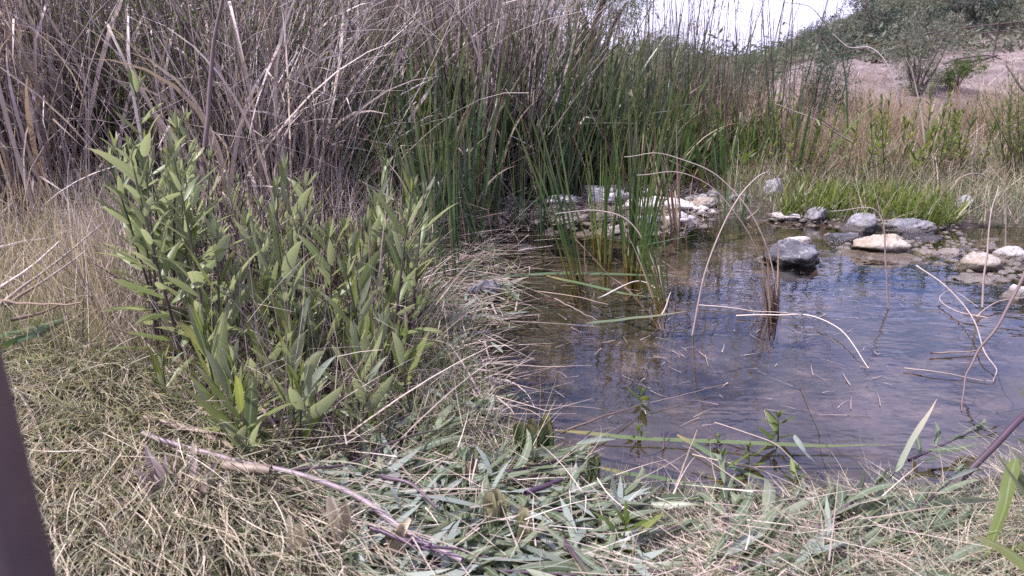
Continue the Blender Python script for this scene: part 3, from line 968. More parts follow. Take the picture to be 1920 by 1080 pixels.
# clumps standing in the water, each where the photo shows it: base px, height m, blades, spread, lean (x), yaw, dead, mat, label
HERO = [
    (1190, 504, .92, 34, .06, .03, 0.0, 4, 'cattail_light', "full green cattail fan with yellow base standing in the pond"),
    (1137, 492, .85, 7, .02, -.02, 0.0, 1, 'cattail_light', "narrow green cattail shoot just left of the full yellow-based fan"),
    (1096, 524, 1.0, 13, .05, .28, math.pi, 4, 'cattail_light', "splayed cattail leaning left in mid pond, left of the narrow shoot"),
    (1256, 566, .95, 9, .03, .22, math.pi, 8, 'cattail_light', "half brown cattail tuft leaning left, nearest green tuft in the pond"),
    (1122, 448, .85, 9, .03, .0, 0.0, 2, 'cattail_light', "slim green cattail in the water behind the splayed one"),
    (1016, 452, .8, 5, .02, .05, math.pi, 1, 'cattail', "thin pair of dark cattail blades in the water before the stone bar"),
    (924, 466, .7, 9, .04, .22, math.pi, 3, 'cattail', "small dark based cattail tuft bending left at the pond's left side"),
    (872, 470, .9, 12, .06, .10, math.pi, 4, 'cattail', "cattail at the left shore behind the dark hollow stone"),
    (835, 530, 1.05, 20, .08, .12, math.pi, 12, 'cattail', "big cattail clump on the left shore beside the leafy plants"),
    (792, 486, 1.05, 22, .09, .18, math.pi, 12, 'cattail', "dense cattail clump left of the big shore clump, leaning left"),
    (976, 432, .8, 6, .03, .1, math.pi, 2, 'cattail', "sparse cattail near the sliver of pale stone"),
    (1275, 428, .75, 12, .06, .12, math.pi, 16, 'brown_reed', "brown stubble of cut cattail at the stone bar's right end"),
    (1368, 424, .65, 11, .06, .05, 0.0, 6, 'cattail', "short cattail tuft at the shore right of the stone bar"),
    (1214, 494, .45, 3, .015, .05, 0.0, 1, 'cattail_light', "single short green shoot beside the yellow-based fan"),
]
for k, (px, py, h, n, sp, ln, yw, dd, mt, lb) in enumerate(HERO):
    g = ground(px, py)
    pr = blade_proto(300 + k, n, h * .6, h * 1.08, sp, ln, mt, w=.0066, tilt=8, droop=.06, kinkp=.10, S=12, dead=dd)
    thing("cattail_clump", pr, (g[0], g[1], max(g[2], -.06)), (0, 0, yw), 1, lb, "cattail", "cattails standing in the pond")
g = ground(1456, 585)
pr = blade_proto(340, 13, .10, .42, .014, .14, 'brown_reed', w=.006, tilt=6, droop=.03, kinkp=.05, S=12, dead=8)
thing("cattail_clump", pr, (g[0], g[1], -.05), (0, 0, math.pi), 1, "brown dead cattail stump standing alone in open water", "cattail", "cattails standing in the pond")

# ------------------------------------------------------------------ leafy plants of the left bank
LP = [leafy_proto(81 + i, RG.uniform(.5, .68), int(RG.integers(12, 22)), RG.uniform(.12, .20), RG.uniform(.024, .036), lowfrac=.06, el0=RG.uniform(38, 66), el1=RG.uniform(12, 26)) for i in range(9)]
LT = [leafy_proto(91 + i, .84, 26, .15, .029, lowfrac=.10, sr=.0062) for i in range(4)]
LS = [leafy_proto(101 + i, RG.uniform(.26, .44), int(RG.integers(9, 15)), RG.uniform(.14, .21), RG.uniform(.026, .038), lowfrac=.03, el0=RG.uniform(35, 58), el1=RG.uniform(10, 22), sr=.0048) for i in range(6)]
pts = in_poly(88, [(255, 600), (360, 550), (560, 520), (740, 540), (800, 610), (790, 770), (720, 900), (470, 895), (330, 800), (250, 700)], z=.1)
pts = pts[pond_d(pts[:, 0], pts[:, 1]) > .08]
lo = []
for p in pts:
    ppx = to_px(p)[0]
    u = RG.random()
    if ppx < 420:
        pr, s = (LT, 1.0) if u < .5 else (LP, 1.1)
    elif ppx < 520:
        pr, s = (LP, .9) if u < .6 else (LS, 1.0)
    else:
        pr, s = (LP, 1.05) if u < .5 else (LS, 1.05)
    if to_px(p)[1] > 760: pr, s = LS, .9
    s *= RG.uniform(.82, 1.1)
    lo.append(thing("leafy_plant", pr[int(RG.integers(len(pr)))], p - np.array([0, 0, .01]), (RG.normal(0, .07), RG.normal(0, .07), RG.uniform(-3.1, 3.1)), s,
                    None, "leafy plant", "leafy plants of the left bank"))
autolabel(lo, lambda o: ("tall " if o.scale[0] > 1 else "") + "purple-stemmed leafy plant on the left bank", ["front", "second", "third", "fourth", "back"])
for px, py, h, seed, lb in ((300, 705, .93, 401, "tallest leafy plant, its pale tip rising against the reeds at left"),
                            (262, 610, .72, 402, "leafy plant with two long grey-green leaves reaching left over dry reeds"),
                            (395, 690, .82, 403, "tall leafy plant right of the tallest one, below the mauve stalk"),
                            (622, 720, .52, 404, "leafy plant with bright yellow-green upright leaves near the pond"),
                            (700, 610, .52, 405, "leafy plant overhanging the pond's left shore with drooping broad leaves")):
    g = ground(px, py)
    thing("leafy_plant", leafy_proto(seed, h, 26, .20, .034, lowfrac=.12, sr=.0055), g, (0, 0, RG.uniform(-3, 3)), 1, lb, "leafy plant", "leafy plants of the left bank")

DW = [twig_proto(111 + i, .62, 30, 700, .007, 'tanbush', .30) for i in range(2)]
dw = scatter("dead_weed", DW, [ground(*p) for p in ((450, 640), (500, 610), (545, 650), (590, 600), (625, 650), (660, 600), (530, 570), (400, 600), (700, 660))], None, 1.0, "weed", "dead weeds among the leafy plants", .12)
autolabel(dw, "dry twiggy brown weed among leafy plants", ["front", "back"])

# small leafy plants and rosettes along the near shore and in the shallows
WS = [leafy_proto(121 + i, .07, 9, .05, .014, el0=70, el1=30, sr=.002, mats=('herb', 'herb')) for i in range(2)]
for px, py, s, lb in ((1460, 826, 1.25, "bright green rosette standing in the water beyond the long dark blade"), (1358, 893, 1.2, "dark based green rosette at the near waterline"),
                      (1196, 826, .7, "tiny green sprout in the water left of a dark peg"), (1405, 868, .9, "small sprout at the near waterline between two rosettes"),
                      (1206, 760, .9, "green leaf tuft at the end of a floating stick"), (1345, 838, .6, "single green leaf shoot beside the long dark blade"),
                      (1160, 1065, 1.7, "small broad-leaved seedling in front of the dry straw mat"), (1485, 905, .8, "small green sprout right of the near waterline rosettes")):
    g = ground(px, py)
    thing("water_plant", WS[int(RG.integers(2))], (g[0], g[1], max(g[2], -.01)), (0, 0, RG.uniform(-3, 3)), s * 1.3, lb, "water plant", "small green sprouts by the near shore")

# ------------------------------------------------------------------ heap of cut stalks in front
CS = [leafy_proto(131 + i, RG.uniform(.26, .46), 10, .17, .022, el0=38, el1=14, lowfrac=.05, sr=.0062, mats=('purple_cut', 'leaf_cut'), laid=True) for i in range(6)]
pts = in_poly(54, [(600, 925), (700, 880), (860, 880), (1000, 930), (1100, 975), (1150, 1020), (1120, 1110), (700, 1110)], z=.1)
pts = np.concatenate([pts, in_poly(13, [(1290, 1090), (1350, 1040), (1500, 1000), (1660, 960), (1740, 960), (1720, 1000), (1640, 1050), (1500, 1110)], z=.1)])
co = []
for k, p in enumerate(pts):
    yw = RG.choice([.3, -.4, 3.0, 2.5, -.1]) + RG.normal(0, .5) if k < 54 else RG.normal(.65, .35)
    co.append(thing("cut_stalk", CS[int(RG.integers(6))], p + np.array([0, 0, RG.uniform(.0, .035)]), (RG.uniform(-.3, .3), RG.normal(-.01, .05), yw), RG.uniform(.8, 1.1),
                    None, "cut stalk", "cut leafy stalks heaped on the near bank"))
for px, py, yw, lb in ((1700, 880, .5, "wilted leaf bunch drooping over the water beside the standing grey-green blade"), (480, 850, .6, "cut leafy stalk with a broad pale leaf over the pale cane")):
    thing("cut_stalk", CS[2], ground(px, py) + np.array([0, 0, .06]), (.2, -.06, yw), .8, lb, "cut stalk", "cut leafy stalks heaped on the near bank")
autolabel(co, "cut purple leafy stalk lying on the near bank", ["front", "second", "third", "fourth", "back"])


# ------------------------------------------------------------------ single stems, blades and sticks, drawn where they stand
def smooth(P, n=28):
    P = np.array(P, float)
    Q = np.vstack([2 * P[0] - P[1], P, 2 * P[-1] - P[-2]])
    out = []
    m = len(P) - 1
    for t in np.linspace(0, m - 1e-6, n):
        i = int(t); f = t - i
        a, b, c, d = Q[i], Q[i + 1], Q[i + 2], Q[i + 3]
        out.append(.5 * (2 * b + (c - a) * f + (2 * a - 5 * b + 4 * c - d) * f ** 2 + (3 * b - a - 3 * c + d) * f ** 3))
    return np.array(out)


def stem_at(name, label, cat, mat, pts, wpx, base=None, dy=0.0, lift=.01, kind='tube', taper='stem', group=None):
    """base given: a standing stem rooted at pixel `base`, bending dy metres away from us; else it lies on ground or water"""
    if base is not None:
        Y0 = ground(*base)[1]
        n = len(pts)
        P = [at_y(px, py, Y0 + dy * i / max(n - 1, 1)) for i, (px, py) in enumerate(pts)]
    else:
        P = []
        for i, (px, py) in enumerate(pts):
            g = ground(px, py)
            lf = lift[i] if hasattr(lift, '__len__') else lift
            z = max(g[2], 0) + lf
            P.append(at_z(px, py, z))
    C = smooth(P)
    jr = np.random.default_rng(len(label) * 7 + int(pts[0][0]))
    dist = np.linalg.norm(C - np.array([0, 0, CAMZ]), axis=1).mean()
    tt = np.linspace(0, 1, len(C))[:, None]
    ln = np.linalg.norm(np.diff(C, axis=0), axis=1).sum()
    for f in (2.0, 4.5, 8.0):
        C = C + min(ln, .8) * .011 / f * np.sin(f * tt * 3.1 + jr.uniform(0, 6, 3)) * jr.normal(0, 1, 3) * np.minimum(1, tt * 6)
    if group in (BR, FS): wpx = wpx * .60
    hw = wpx / 2 * dist / FPX
    w = prof(len(C), taper)[0] * hw
    w = w * (1 + .06 * np.sin(np.linspace(0, 7, len(C)) + jr.uniform(0, 6)))
    if taper == 'both':
        w = hw * np.minimum(1, np.minimum(np.linspace(0, 1, len(C)) * 8 + .3, (1 - np.linspace(0, 1, len(C))) * 2.5 + .05))
    b = MB()
    org = C[0].copy()
    if kind == 'tube':
        b.sweep((C - org)[None], w[None], 6)
    else:
        b.sweep((C - org)[None], w[None], 'fold', side=np.array([[.15, 1.0, .25]]) if kind == 'flat' else np.array([[1.0, .2, .1]]), fold=.3)
    return link(name, b.mesh(name, M[mat]), org, label=label, cat=cat, group=group)


FS = ""
BR = "bent reed stems by the pond"
stem_at("bent_reed", "reddish stem rising from open water and hooking over to the right", "reed", 'bent', [(1298, 630), (1325, 505), (1350, 432), (1388, 366), (1425, 328), (1452, 328), (1470, 362)], 6, (1298, 630), .2, group=BR)
stem_at("bent_reed", "tan stem arching left from the lone brown stump, lower of two arches", "reed", 'bent', [(1455, 582), (1440, 520), (1392, 420), (1335, 352), (1265, 322), (1195, 328)], 5, (1455, 585), .3, group=BR)
stem_at("bent_reed", "tan stem arching left from the lone brown stump, upper of two arches", "reed", 'bent', [(1462, 580), (1440, 470), (1400, 390), (1350, 335), (1290, 300), (1230, 286), (1170, 294)], 5, (1455, 585), .35, group=BR)
stem_at("bent_reed", "pale stem arching left from the half brown cattail tuft", "reed", 'bent', [(1252, 572), (1236, 520), (1200, 440), (1158, 402), (1108, 394), (1042, 402)], 6, (1256, 566), .25, group=BR)
stem_at("bent_reed", "thin hooked stem standing in open water left of the far stones", "reed", 'bent', [(1666, 578), (1662, 500), (1655, 425), (1642, 397), (1618, 389), (1560, 394)], 5, (1666, 578), .1, group=BR)
stem_at("bent_reed", "straight brown stem standing in water before the flat white stone", "reed", 'bent', [(1842, 576), (1848, 490), (1858, 400), (1874, 350)], 6, (1842, 576), .1, group=BR)
stem_at("bent_reed", "pale upright stem in the far shallow pool at right", "reed", 'straw', [(1886, 466), (1886, 400), (1884, 322)], 5, (1886, 466), .0, group=BR)
stem_at("bent_reed", "curved pale stem trailing down the water at right", "reed", 'bent', [(1718, 498), (1775, 540), (1826, 600), (1848, 655), (1868, 690), (1860, 716)], 5, lift=[.10, .06, .04, .03, .02, .005], group=BR)
stem_at("bent_reed", "looped pale stem floating left of the dark leaning stem", "reed", 'bent', [(1852, 596), (1800, 586), (1766, 566), (1764, 552), (1788, 546), (1836, 578)], 4, lift=[.02, .02, .02, .03, .03, .02], group=BR)
stem_at("bent_reed", "thick purple stem leaning over the water at the right edge", "reed", 'stalk', [(1930, 490), (1880, 600), (1832, 670), (1806, 715), (1800, 770)], 9, lift=[.35, .22, .10, .04, .0], group=BR)
stem_at("bent_reed", "bent straw floating beside the lone brown stump and curving right", "reed", 'straw', [(1380, 592), (1450, 590), (1515, 592), (1570, 615), (1608, 652), (1630, 690)], 5, lift=[.01, .02, .03, .03, .02, .0], group=BR)
stem_at("bent_reed", "pair straw floating across the lone brown stump", "reed", 'straw', [(1310, 572), (1400, 580), (1520, 592)], 4, lift=.012, group=BR)
stem_at("cattail_leaf", "long dark green blade floating straight across mid pond", "blade", 'cattail', [(840, 520), (1000, 514), (1150, 514), (1310, 517)], 9, lift=.02, kind='flat', taper='both', group="long green blades fallen on the water")
stem_at("cattail_leaf", "long dark green blade floating near the front shore", "blade", 'cattail', [(1040, 806), (1200, 818), (1400, 830), (1560, 834), (1690, 836)], 10, lift=.02, kind='flat', taper='both', group="long green blades fallen on the water")
stem_at("cattail_leaf", "yellow-green blade floating before the half brown cattail tuft", "blade", 'grass_green', [(1100, 606), (1180, 596), (1290, 584)], 7, lift=.012, kind='flat', taper='both', group="long green blades fallen on the water")
stem_at("cattail_leaf", "dark green blade slanting down right from mid pond to the cattail tuft", "blade", 'cattail', [(1020, 515), (1110, 535), (1170, 550), (1240, 556)], 7, lift=.015, kind='flat', taper='both', group="long green blades fallen on the water")
stem_at("cattail_leaf", "pale green blade curling up beside the dark hollow stone", "blade", 'grass_blue', [(900, 575), (930, 552), (960, 530), (992, 518)], 12, lift=[.01, .02, .03, .03], kind='flat', taper='both', group="long green blades fallen on the water")
stem_at("cattail_leaf", "short green blade at the shore under the dark hollow stone", "blade", 'cattail', [(800, 548), (850, 566), (910, 578)], 10, lift=.02, kind='flat', taper='both', group="long green blades fallen on the water")
stem_at("cattail_leaf", "dark green blade trailing along the near shore under the long one", "blade", 'cattail', [(1270, 815), (1330, 850), (1400, 885), (1460, 905)], 9, lift=.02, kind='flat', taper='both', group="long green blades fallen on the water")
stem_at("cattail_leaf", "dark green blade along the near waterline beside the cut stubs", "blade", 'cattail', [(1120, 875), (1230, 895), (1340, 912), (1440, 905)], 9, lift=.03, kind='flat', taper='both', group="long green blades fallen on the water")
stem_at("cattail_leaf", "grey-green blade standing up at the near shore's right part", "leaf", 'grass_blue', [(1680, 885), (1715, 815), (1756, 748)], 11, lift=[.02, .09, .16], kind='flat', taper='both', group="long green blades fallen on the water")
stem_at("cattail_leaf", "grey-green leaf slanting by the waterline right of the long dark blade", "leaf", 'leaf_cut', [(1490, 815), (1510, 845), (1530, 868)], 12, lift=[.07, .05, .02], kind='flat', taper='both', group="long green blades fallen on the water")
FS = "straws and sticks fallen at the water's edge"
for lb, mt, pp, w, lf in (
        ("short pale straw standing out of water near the hollow stone", 'straw', [(966, 586), (970, 565), (973, 550)], 6, [.0, .02, .05]),
        ("thick tan stick poking up at the near shore", 'cane', [(1264, 925), (1285, 865), (1308, 806)], 9, [.0, .06, .11]),
        ("bare brown stick reaching over water to a green leaf tuft", 'brown_reed', [(1050, 812), (1120, 785), (1205, 758)], 8, [.05, .05, .02]),
        ("thin pale twig running on right from the leaf tuft", 'straw', [(1205, 758), (1290, 738), (1370, 718)], 3, .02),
        ("pale twig slanting from open water to the near shore", 'straw', [(1340, 792), (1440, 826), (1480, 855), (1522, 900)], 5, [.03, .03, .03, .02]),
        ("bent tan twig with a dark tip at the near waterline", 'cane', [(1298, 852), (1390, 874), (1440, 876), (1490, 870)], 6, .03),
        ("pale straw along the shore left of the bare brown stick", 'straw', [(880, 705), (950, 712), (985, 735), (1002, 765)], 4, .03),
        ("pale split straw in mid pond behind the long blade", 'straw', [(888, 500), (920, 485), (950, 474)], 7, .02),
        ("pale straw beside the small speckled stone", 'straw', [(972, 470), (1000, 466), (1036, 460)], 6, .02),
        ("white straw propped on the foot of the cattail tuft", 'straw', [(1240, 592), (1250, 570), (1258, 548)], 6, [.0, .03, .06]),
        ("bent pale twig between splayed cattail and brown tuft", 'dead', [(1120, 560), (1195, 528), (1245, 548)], 5, [.01, .04, .01]),
        ("long thin straw floating below the splayed cattail", 'straw', [(1040, 560), (1080, 580), (1118, 600)], 5, .015),
        ("reddish straw floating under the long mid pond blade", 'brown_reed', [(1000, 545), (1080, 557), (1140, 570)], 5, .015),
        ("pale straw heap stick at the left shore", 'straw', [(760, 560), (830, 600), (905, 642)], 6, .05),
        ("pale straw pointing into the pond from left shore", 'straw', [(850, 690), (920, 680), (990, 650)], 6, .04),
        ("straw floating at right, crossing the curved pale stem", 'straw', [(1695, 690), (1780, 702), (1860, 714)], 4, .01),
        ("dark reddish straw floating at right above the crossing straw", 'brown_reed', [(1745, 662), (1800, 660), (1848, 656)], 5, .012),
        ("bow-shaped pale straw at the right of the looped stem", 'straw', [(1830, 596), (1870, 565), (1925, 558)], 5, [.01, .03, .04]),
        ("dark peg standing in water right of the tiny sprout", 'bark', [(1244, 842), (1245, 826), (1245, 808)], 8, [.0, .02, .045]),
        ("thin dark twig standing at the near shore by the stubs", 'bark', [(1156, 920), (1164, 880), (1172, 842)], 5, [.0, .05, .09]),
        ("thin dark stem slanting down open water to near shore", 'bark', [(1500, 720), (1535, 790), (1562, 880)], 3, [.01, .02, .03])):
    stem_at("fallen_straw" if mt in ('straw', 'dead', 'brown_reed') else "stick", lb, "straw" if mt in ('straw', 'dead', 'brown_reed') else "stick", mt, pp, w, lift=lf, group=FS)
LB = "sticks and canes on the near bank"
for lb, mt, pp, w, lf in (
        ("long purple-grey stick slanting across the grass to bottom centre", 'greystick', [(268, 812), (400, 850), (510, 880), (640, 930), (760, 992), (870, 1045)], 10, [.11, .11, .11, .11, .11, .11]),
        ("dark curved twig rising right from the long purple-grey stick", 'purple', [(545, 882), (640, 872), (740, 828), (850, 800), (920, 806)], 6, [.11, .11, .11, .11, .09]),
        ("dark red twig running down right from the near shore", 'purple', [(900, 806), (1000, 840), (1080, 880), (1120, 890)], 6, .06),
        ("pale cane slanting down right between leafy plants", 'cane', [(468, 742), (530, 815), (604, 896)], 9, .10),
        ("broad broken cane lying left of the purple-grey stick", 'cane', [(272, 782), (340, 800), (400, 822), (440, 845)], 13, .09),
        ("short pale cane piece lying across the purple-grey stick", 'cane', [(420, 872), (462, 878), (508, 882)], 17, .125),
        ("thin tan cane crossing left above the long purple stick", 'brown_reed', [(470, 842), (560, 800), (700, 760)], 5, .06),
        ("long pale straw down the left edge beside the dark post", 'straw', [(30, 728), (70, 800), (95, 900), (106, 1010), (108, 1080)], 7, .09),
        ("brown curved straw beside the broad broken cane", 'brown_reed', [(275, 720), (330, 790), (420, 815), (520, 808)], 7, .10),
        ("purple cut stem end lying at bottom centre", 'purple_cut', [(695, 990), (760, 1015), (868, 1046)], 9, .12),
        ("second purple cut stem left of the green stub", 'purple_cut', [(750, 1010), (805, 1022), (800, 1024), (870, 1030)], 9, .12),
        ("purple cut stem pointing right above the straw mat", 'purple_cut', [(985, 925), (1020, 912), (1052, 900)], 10, .12),
        ("dark purple stem standing out of the heap at the right", 'purple', [(1055, 1010), (1080, 1045), (1112, 1085)], 10, .12),
        ("dark purple stem lying under the cut heap's top leaves", 'purple_cut', [(715, 892), (770, 910), (822, 950)], 9, .12),
        ("tan stick standing at the front in the straw mat", 'cane', [(1604, 1085), (1605, 1060), (1606, 1028)], 8, [.03, .06, .10])):
    stem_at("stick", lb, "stick", mt, pp, w, lift=lf, taper='flatw' if w > 9 else 'stem', group=LB)
DC = "dry canes fallen at the left edge"
for k, (pp, w, mt, lb) in enumerate((
        ([(-20, 552), (60, 500), (112, 452)], 7, 'straw', "uppermost of the fallen dry canes at the left edge"),
        ([(-20, 585), (80, 512), (192, 418)], 7, 'straw', "longest pale fallen cane slanting up right at the left edge"),
        ([(10, 575), (90, 520), (165, 470)], 6, 'dead', "thinner fallen cane just under the longest pale cane"),
        ([(-10, 562), (60, 570), (150, 568)], 6, 'brown_reed', "nearly level brown fallen cane below the slanting canes"),
        ([(-20, 430), (30, 372), (74, 320)], 7, 'straw', "pale fallen cane higher up against the reeds at the left edge"),
        ([(-20, 468), (60, 452), (150, 425)], 5, 'dead', "thin dead cane crossing level at the left edge"),
        ([(20, 600), (80, 585), (140, 560)], 6, 'brown_reed', "brown fallen cane nearest the green blades at left"))):
    stem_at("fallen_cane", lb, "cane", mt, pp, w, lift=[.20, .26, .32] if k < 5 else .22, group=DC)
for k, (pp, lb) in enumerate((([(-30, 640), (60, 612), (150, 588)], "upper dark green blade bent down at the left edge"), ([(-30, 668), (70, 620), (156, 582)], "lower dark green blade bent down at the left edge"),
                              ([(-20, 650), (60, 630), (130, 596)], "middle dark green blade bent down at the left edge"))):
    stem_at("cattail_leaf", lb, "blade", 'cattail', pp, 9, lift=.16, kind='flat', taper='both', group="green blades fallen at the left edge")

stem_at("stalk", "tall mauve stalk rising out of frame before the left reeds", "stalk", 'stalk', [(384, 275), (389, 190), (402, 90), (424, -20), (440, -120)], 9, (384, 560), .1)
stem_at("bent_reed", "long pale stem on the right bank in front of the shrub", "reed", 'straw', [(1740, 322), (1728, 230), (1716, 150), (1698, 108)], 6, (1740, 335), .1, group=BR)
stem_at("bent_reed", "mauve stick leaning left on the right bank above rusty grass", "reed", 'stalk', [(1600, 268), (1560, 240), (1520, 205), (1480, 162)], 6, (1600, 330), .0, group=BR)
stem_at("bent_reed", "pale stick leaning left on the right bank, crossing the mauve one", "reed", 'straw', [(1598, 266), (1530, 226), (1455, 195)], 6, (1600, 330), -.05, group=BR)
stem_at("bent_reed", "pale arching stem over the right bank's waterline", "reed", 'straw', [(1778, 362), (1800, 335), (1832, 326), (1872, 342), (1905, 358)], 6, (1778, 372), .1, group=BR)
stem_at("bent_reed", "pale bent stem at the right edge before the bare slope", "reed", 'straw', [(1920, 170), (1905, 150), (1886, 122)], 8, (1925, 330), .0, group=BR)
stem_at("bent_reed", "dark rush arching against the sky to the hill", "reed", 'rush', [(1590, 250), (1582, 120), (1556, 60), (1520, 14), (1470, 4)], 5, (1590, 335), .3, group=BR)
stem_at("bent_reed", "grey stem arching in front of the hillside", "reed", 'dead_grey', [(1690, 200), (1668, 130), (1636, 92), (1592, 88), (1560, 62)], 5, (1690, 335), .2, group=BR)
stem_at("bent_reed", "pale folded stem before the big left shore cattail clump", "reed", 'bent', [(745, 520), (772, 420), (816, 332)], 8, (745, 560), .1, group=BR)
stem_at("bent_reed", "upright brown stem in front of the leafy plants by the pond", "reed", 'bent', [(702, 750), (708, 640), (715, 480), (728, 350)], 6, (702, 760), .1, group=BR)
stem_at("bent_reed", "thick white dead stem arching in the grey reeds at top centre", "reed", 'straw', [(925, 100), (945, 60), (985, 24), (1010, 15)], 8, (925, 360), .0, group=BR)
stem_at("bent_reed", "pale hooked dead stem in the grey reeds above the cattails", "reed", 'bent', [(828, 160), (832, 110), (845, 76), (858, 66)], 6, (828, 370), .0, group=BR)
stem_at("bent_reed", "dark stem sweeping level across the sky in front of the tree", "reed", 'rush', [(880, 55), (940, 20), (1000, 12), (1080, 18)], 4, (880, 350), .1, group=BR)
stem_at("bent_reed", "pale stem crossing up to the right below the tree", "reed", 'dead_grey', [(1000, 90), (1050, 50), (1090, 32), (1120, 20)], 5, (1000, 350), .1, group=BR)


# ------------------------------------------------------------------ stubs, husk, post
def stub(px, py, wpx, hpx, mat, seed, label, n=2, lean=0.0):
    rng = np.random.default_rng(seed)
    g = ground(px, py)
    s = math.hypot(g[1], CAMZ - g[2]) / FPX
    g = g + np.array([0, 0, .02])
    w, h = wpx * s / 2, hpx * s * 1.28
    p0 = np.column_stack([rng.normal(0, w * .35, n), rng.normal(0, w * .35, n), np.full(n, -.02)])
    d0 = norm(np.column_stack([lean + rng.normal(0, .08, n), rng.normal(0, .08, n), np.ones(n)]))
    hwid = np.ones((n, 8)) * (w * rng.uniform(.55, .95, n))[:, None] * np.array([1, 1, 1, 1, .98, .95, .9, .55])
    b = MB()
    b.sweep(path(p0, d0, (h + .02) * rng.uniform(.8, 1, n), 7, np.zeros((n, 3))), hwid, 'fold', rng=rng, fold=.7, side=norm(np.column_stack([np.ones(n), rng.normal(0, .5, n), np.zeros(n)])))
    b.sweep(path(p0[:1], d0[:1], np.array([h * .8]), 7, np.zeros((1, 3))), np.full((1, 8), w * .7), 8, rng=rng)
    link("cut_stub", b.mesh("cut_stub", M[mat]), g, label=label, cat="stub", group="cut reed stubs on the near bank")


stub(924, 1022, 42, 85, 'grass_green', 1, "thick yellow-green cut stub in the heap at bottom centre", 3)
stub(982, 1062, 36, 70, 'grass_green', 2, "smaller yellow-green cut stub in front of the thick one", 3)
stub(566, 1092, 28, 105, 'grass_dry', 3, "tan cut reed stub, leftmost of three at the bottom edge", 2, .05)
stub(658, 1085, 26, 115, 'grass_dry', 4, "tan cut reed stub, middle of three at the bottom edge", 2, -.02)
stub(708, 1085, 28, 105, 'grass_dry', 5, "tan cut reed stub leaning right, rightmost of three at the bottom edge", 2, .45)
stub(1000, 875, 34, 60, 'cattail', 6, "dark green bunch of cut blades by the near shore", 5, -.15)
stub(1022, 872, 30, 75, 'cattail', 7, "taller green bunch of cut blades touching the dark bunch", 4, .05)
stub(1115, 905, 26, 40, 'cattail', 8, "low green cut stub at the waterline right of the green bunch", 3)
stub(882, 935, 14, 50, 'brown_reed', 9, "shrivelled brown stub amid the cut stalk heap", 6, -.1)

g = ground(352, 968) + np.array([0, 0, .03])
rng = np.random.default_rng(9)
n = 30
a = np.linspace(-1, 1, n) + rng.normal(0, .08, n)
b = MB()
b.sweep(path(np.column_stack([a * .05, rng.normal(0, .02, n), np.full(n, -.02)]), norm(np.column_stack([a * .45 + rng.normal(0, .15, n), rng.normal(.15, .3, n), rng.uniform(.7, 1.2, n)])),
             rng.uniform(.06, .17, n), 6, rng.normal(0, .10, (n, 3))), prof(7, 'blade', n) * rng.uniform(.005, .013, n)[:, None], 'fold', rng=rng,
        side=norm(np.column_stack([np.ones(n), rng.normal(0, 1.2, n), np.zeros(n)])))
link("dry_husk", b.mesh("dry_husk", M['bent']), g, label="torn tan reed sheath splayed open in the grass below the long stick", cat="husk")


def post():
    m, nn, l = new_mat("dark_post")
    pb = nn.new("ShaderNodeBsdfPrincipled")
    rp = ramp(nn, [(.35, (.018, .014, .017)), (.5, (.04, .026, .026)), (.65, (.075, .045, .035))])
    l.new(noise(nn, l, 6, 6), rp.inputs["Fac"]); l.new(rp.outputs["Color"], pb.inputs["Base Color"])
    pb.inputs["Roughness"].default_value = .7
    o = nn.new("ShaderNodeOutputMaterial"); l.new(pb.outputs[0], o.inputs[0])
    A, B = at_y(-100, 600, .36), at_y(28, 1110, .33)
    d = (B - A) / np.linalg.norm(B - A)
    bot = B + d * ((B[2] - .05) / -d[2])
    top = A - d * .03
    P = np.array([top, top + d * .006, top + d * .03] + [top + (bot - top) * t for t in np.linspace(.1, 1, 8)])
    b = MB(); b.sweep((P - bot)[None], (np.array([.004, .016] + [.0185] * 9))[None], 20, side=np.array([[1.0, 0, 0]]))
    link("post", b.mesh("post", m), bot, label="dark slanting post at the lower left, out of focus and close to us", cat="post")


post()

# near plants at the right edge
for px, Yd, h, seed, s, lb in ((1935, 1.15, .42, 501, 1.0, "dark leafy plant close to us at the right edge"), (1955, 1.45, .62, 502, 1.0, "leafy plant behind the near one at the right edge, one leaf in view")):
    x = (px - 960) / FPX * math.hypot(Yd, .9)
    thing("leafy_plant", leafy_proto(seed, h, 20, .18, .034, sr=.006), (x, Yd, Hs(x, Yd)), (0, 0, 1.0), s, lb, "leafy plant", "leafy plants at the right edge")
stem_at("stalk", "thick dark stalk leaning over the water at the lower right edge", "stalk", 'purple', [(1965, 740), (1870, 830), (1770, 930), (1705, 1000)], 10, lift=[.28, .18, .06, .0], taper='flatw')
stem_at("cattail_leaf", "dark green leaf blade standing at the lower right corner", "leaf", 'leaf', [(1905, 860), (1885, 940), (1855, 1030), (1835, 1085)], 22, lift=[.28, .20, .10, .02], kind='flat', taper='both')


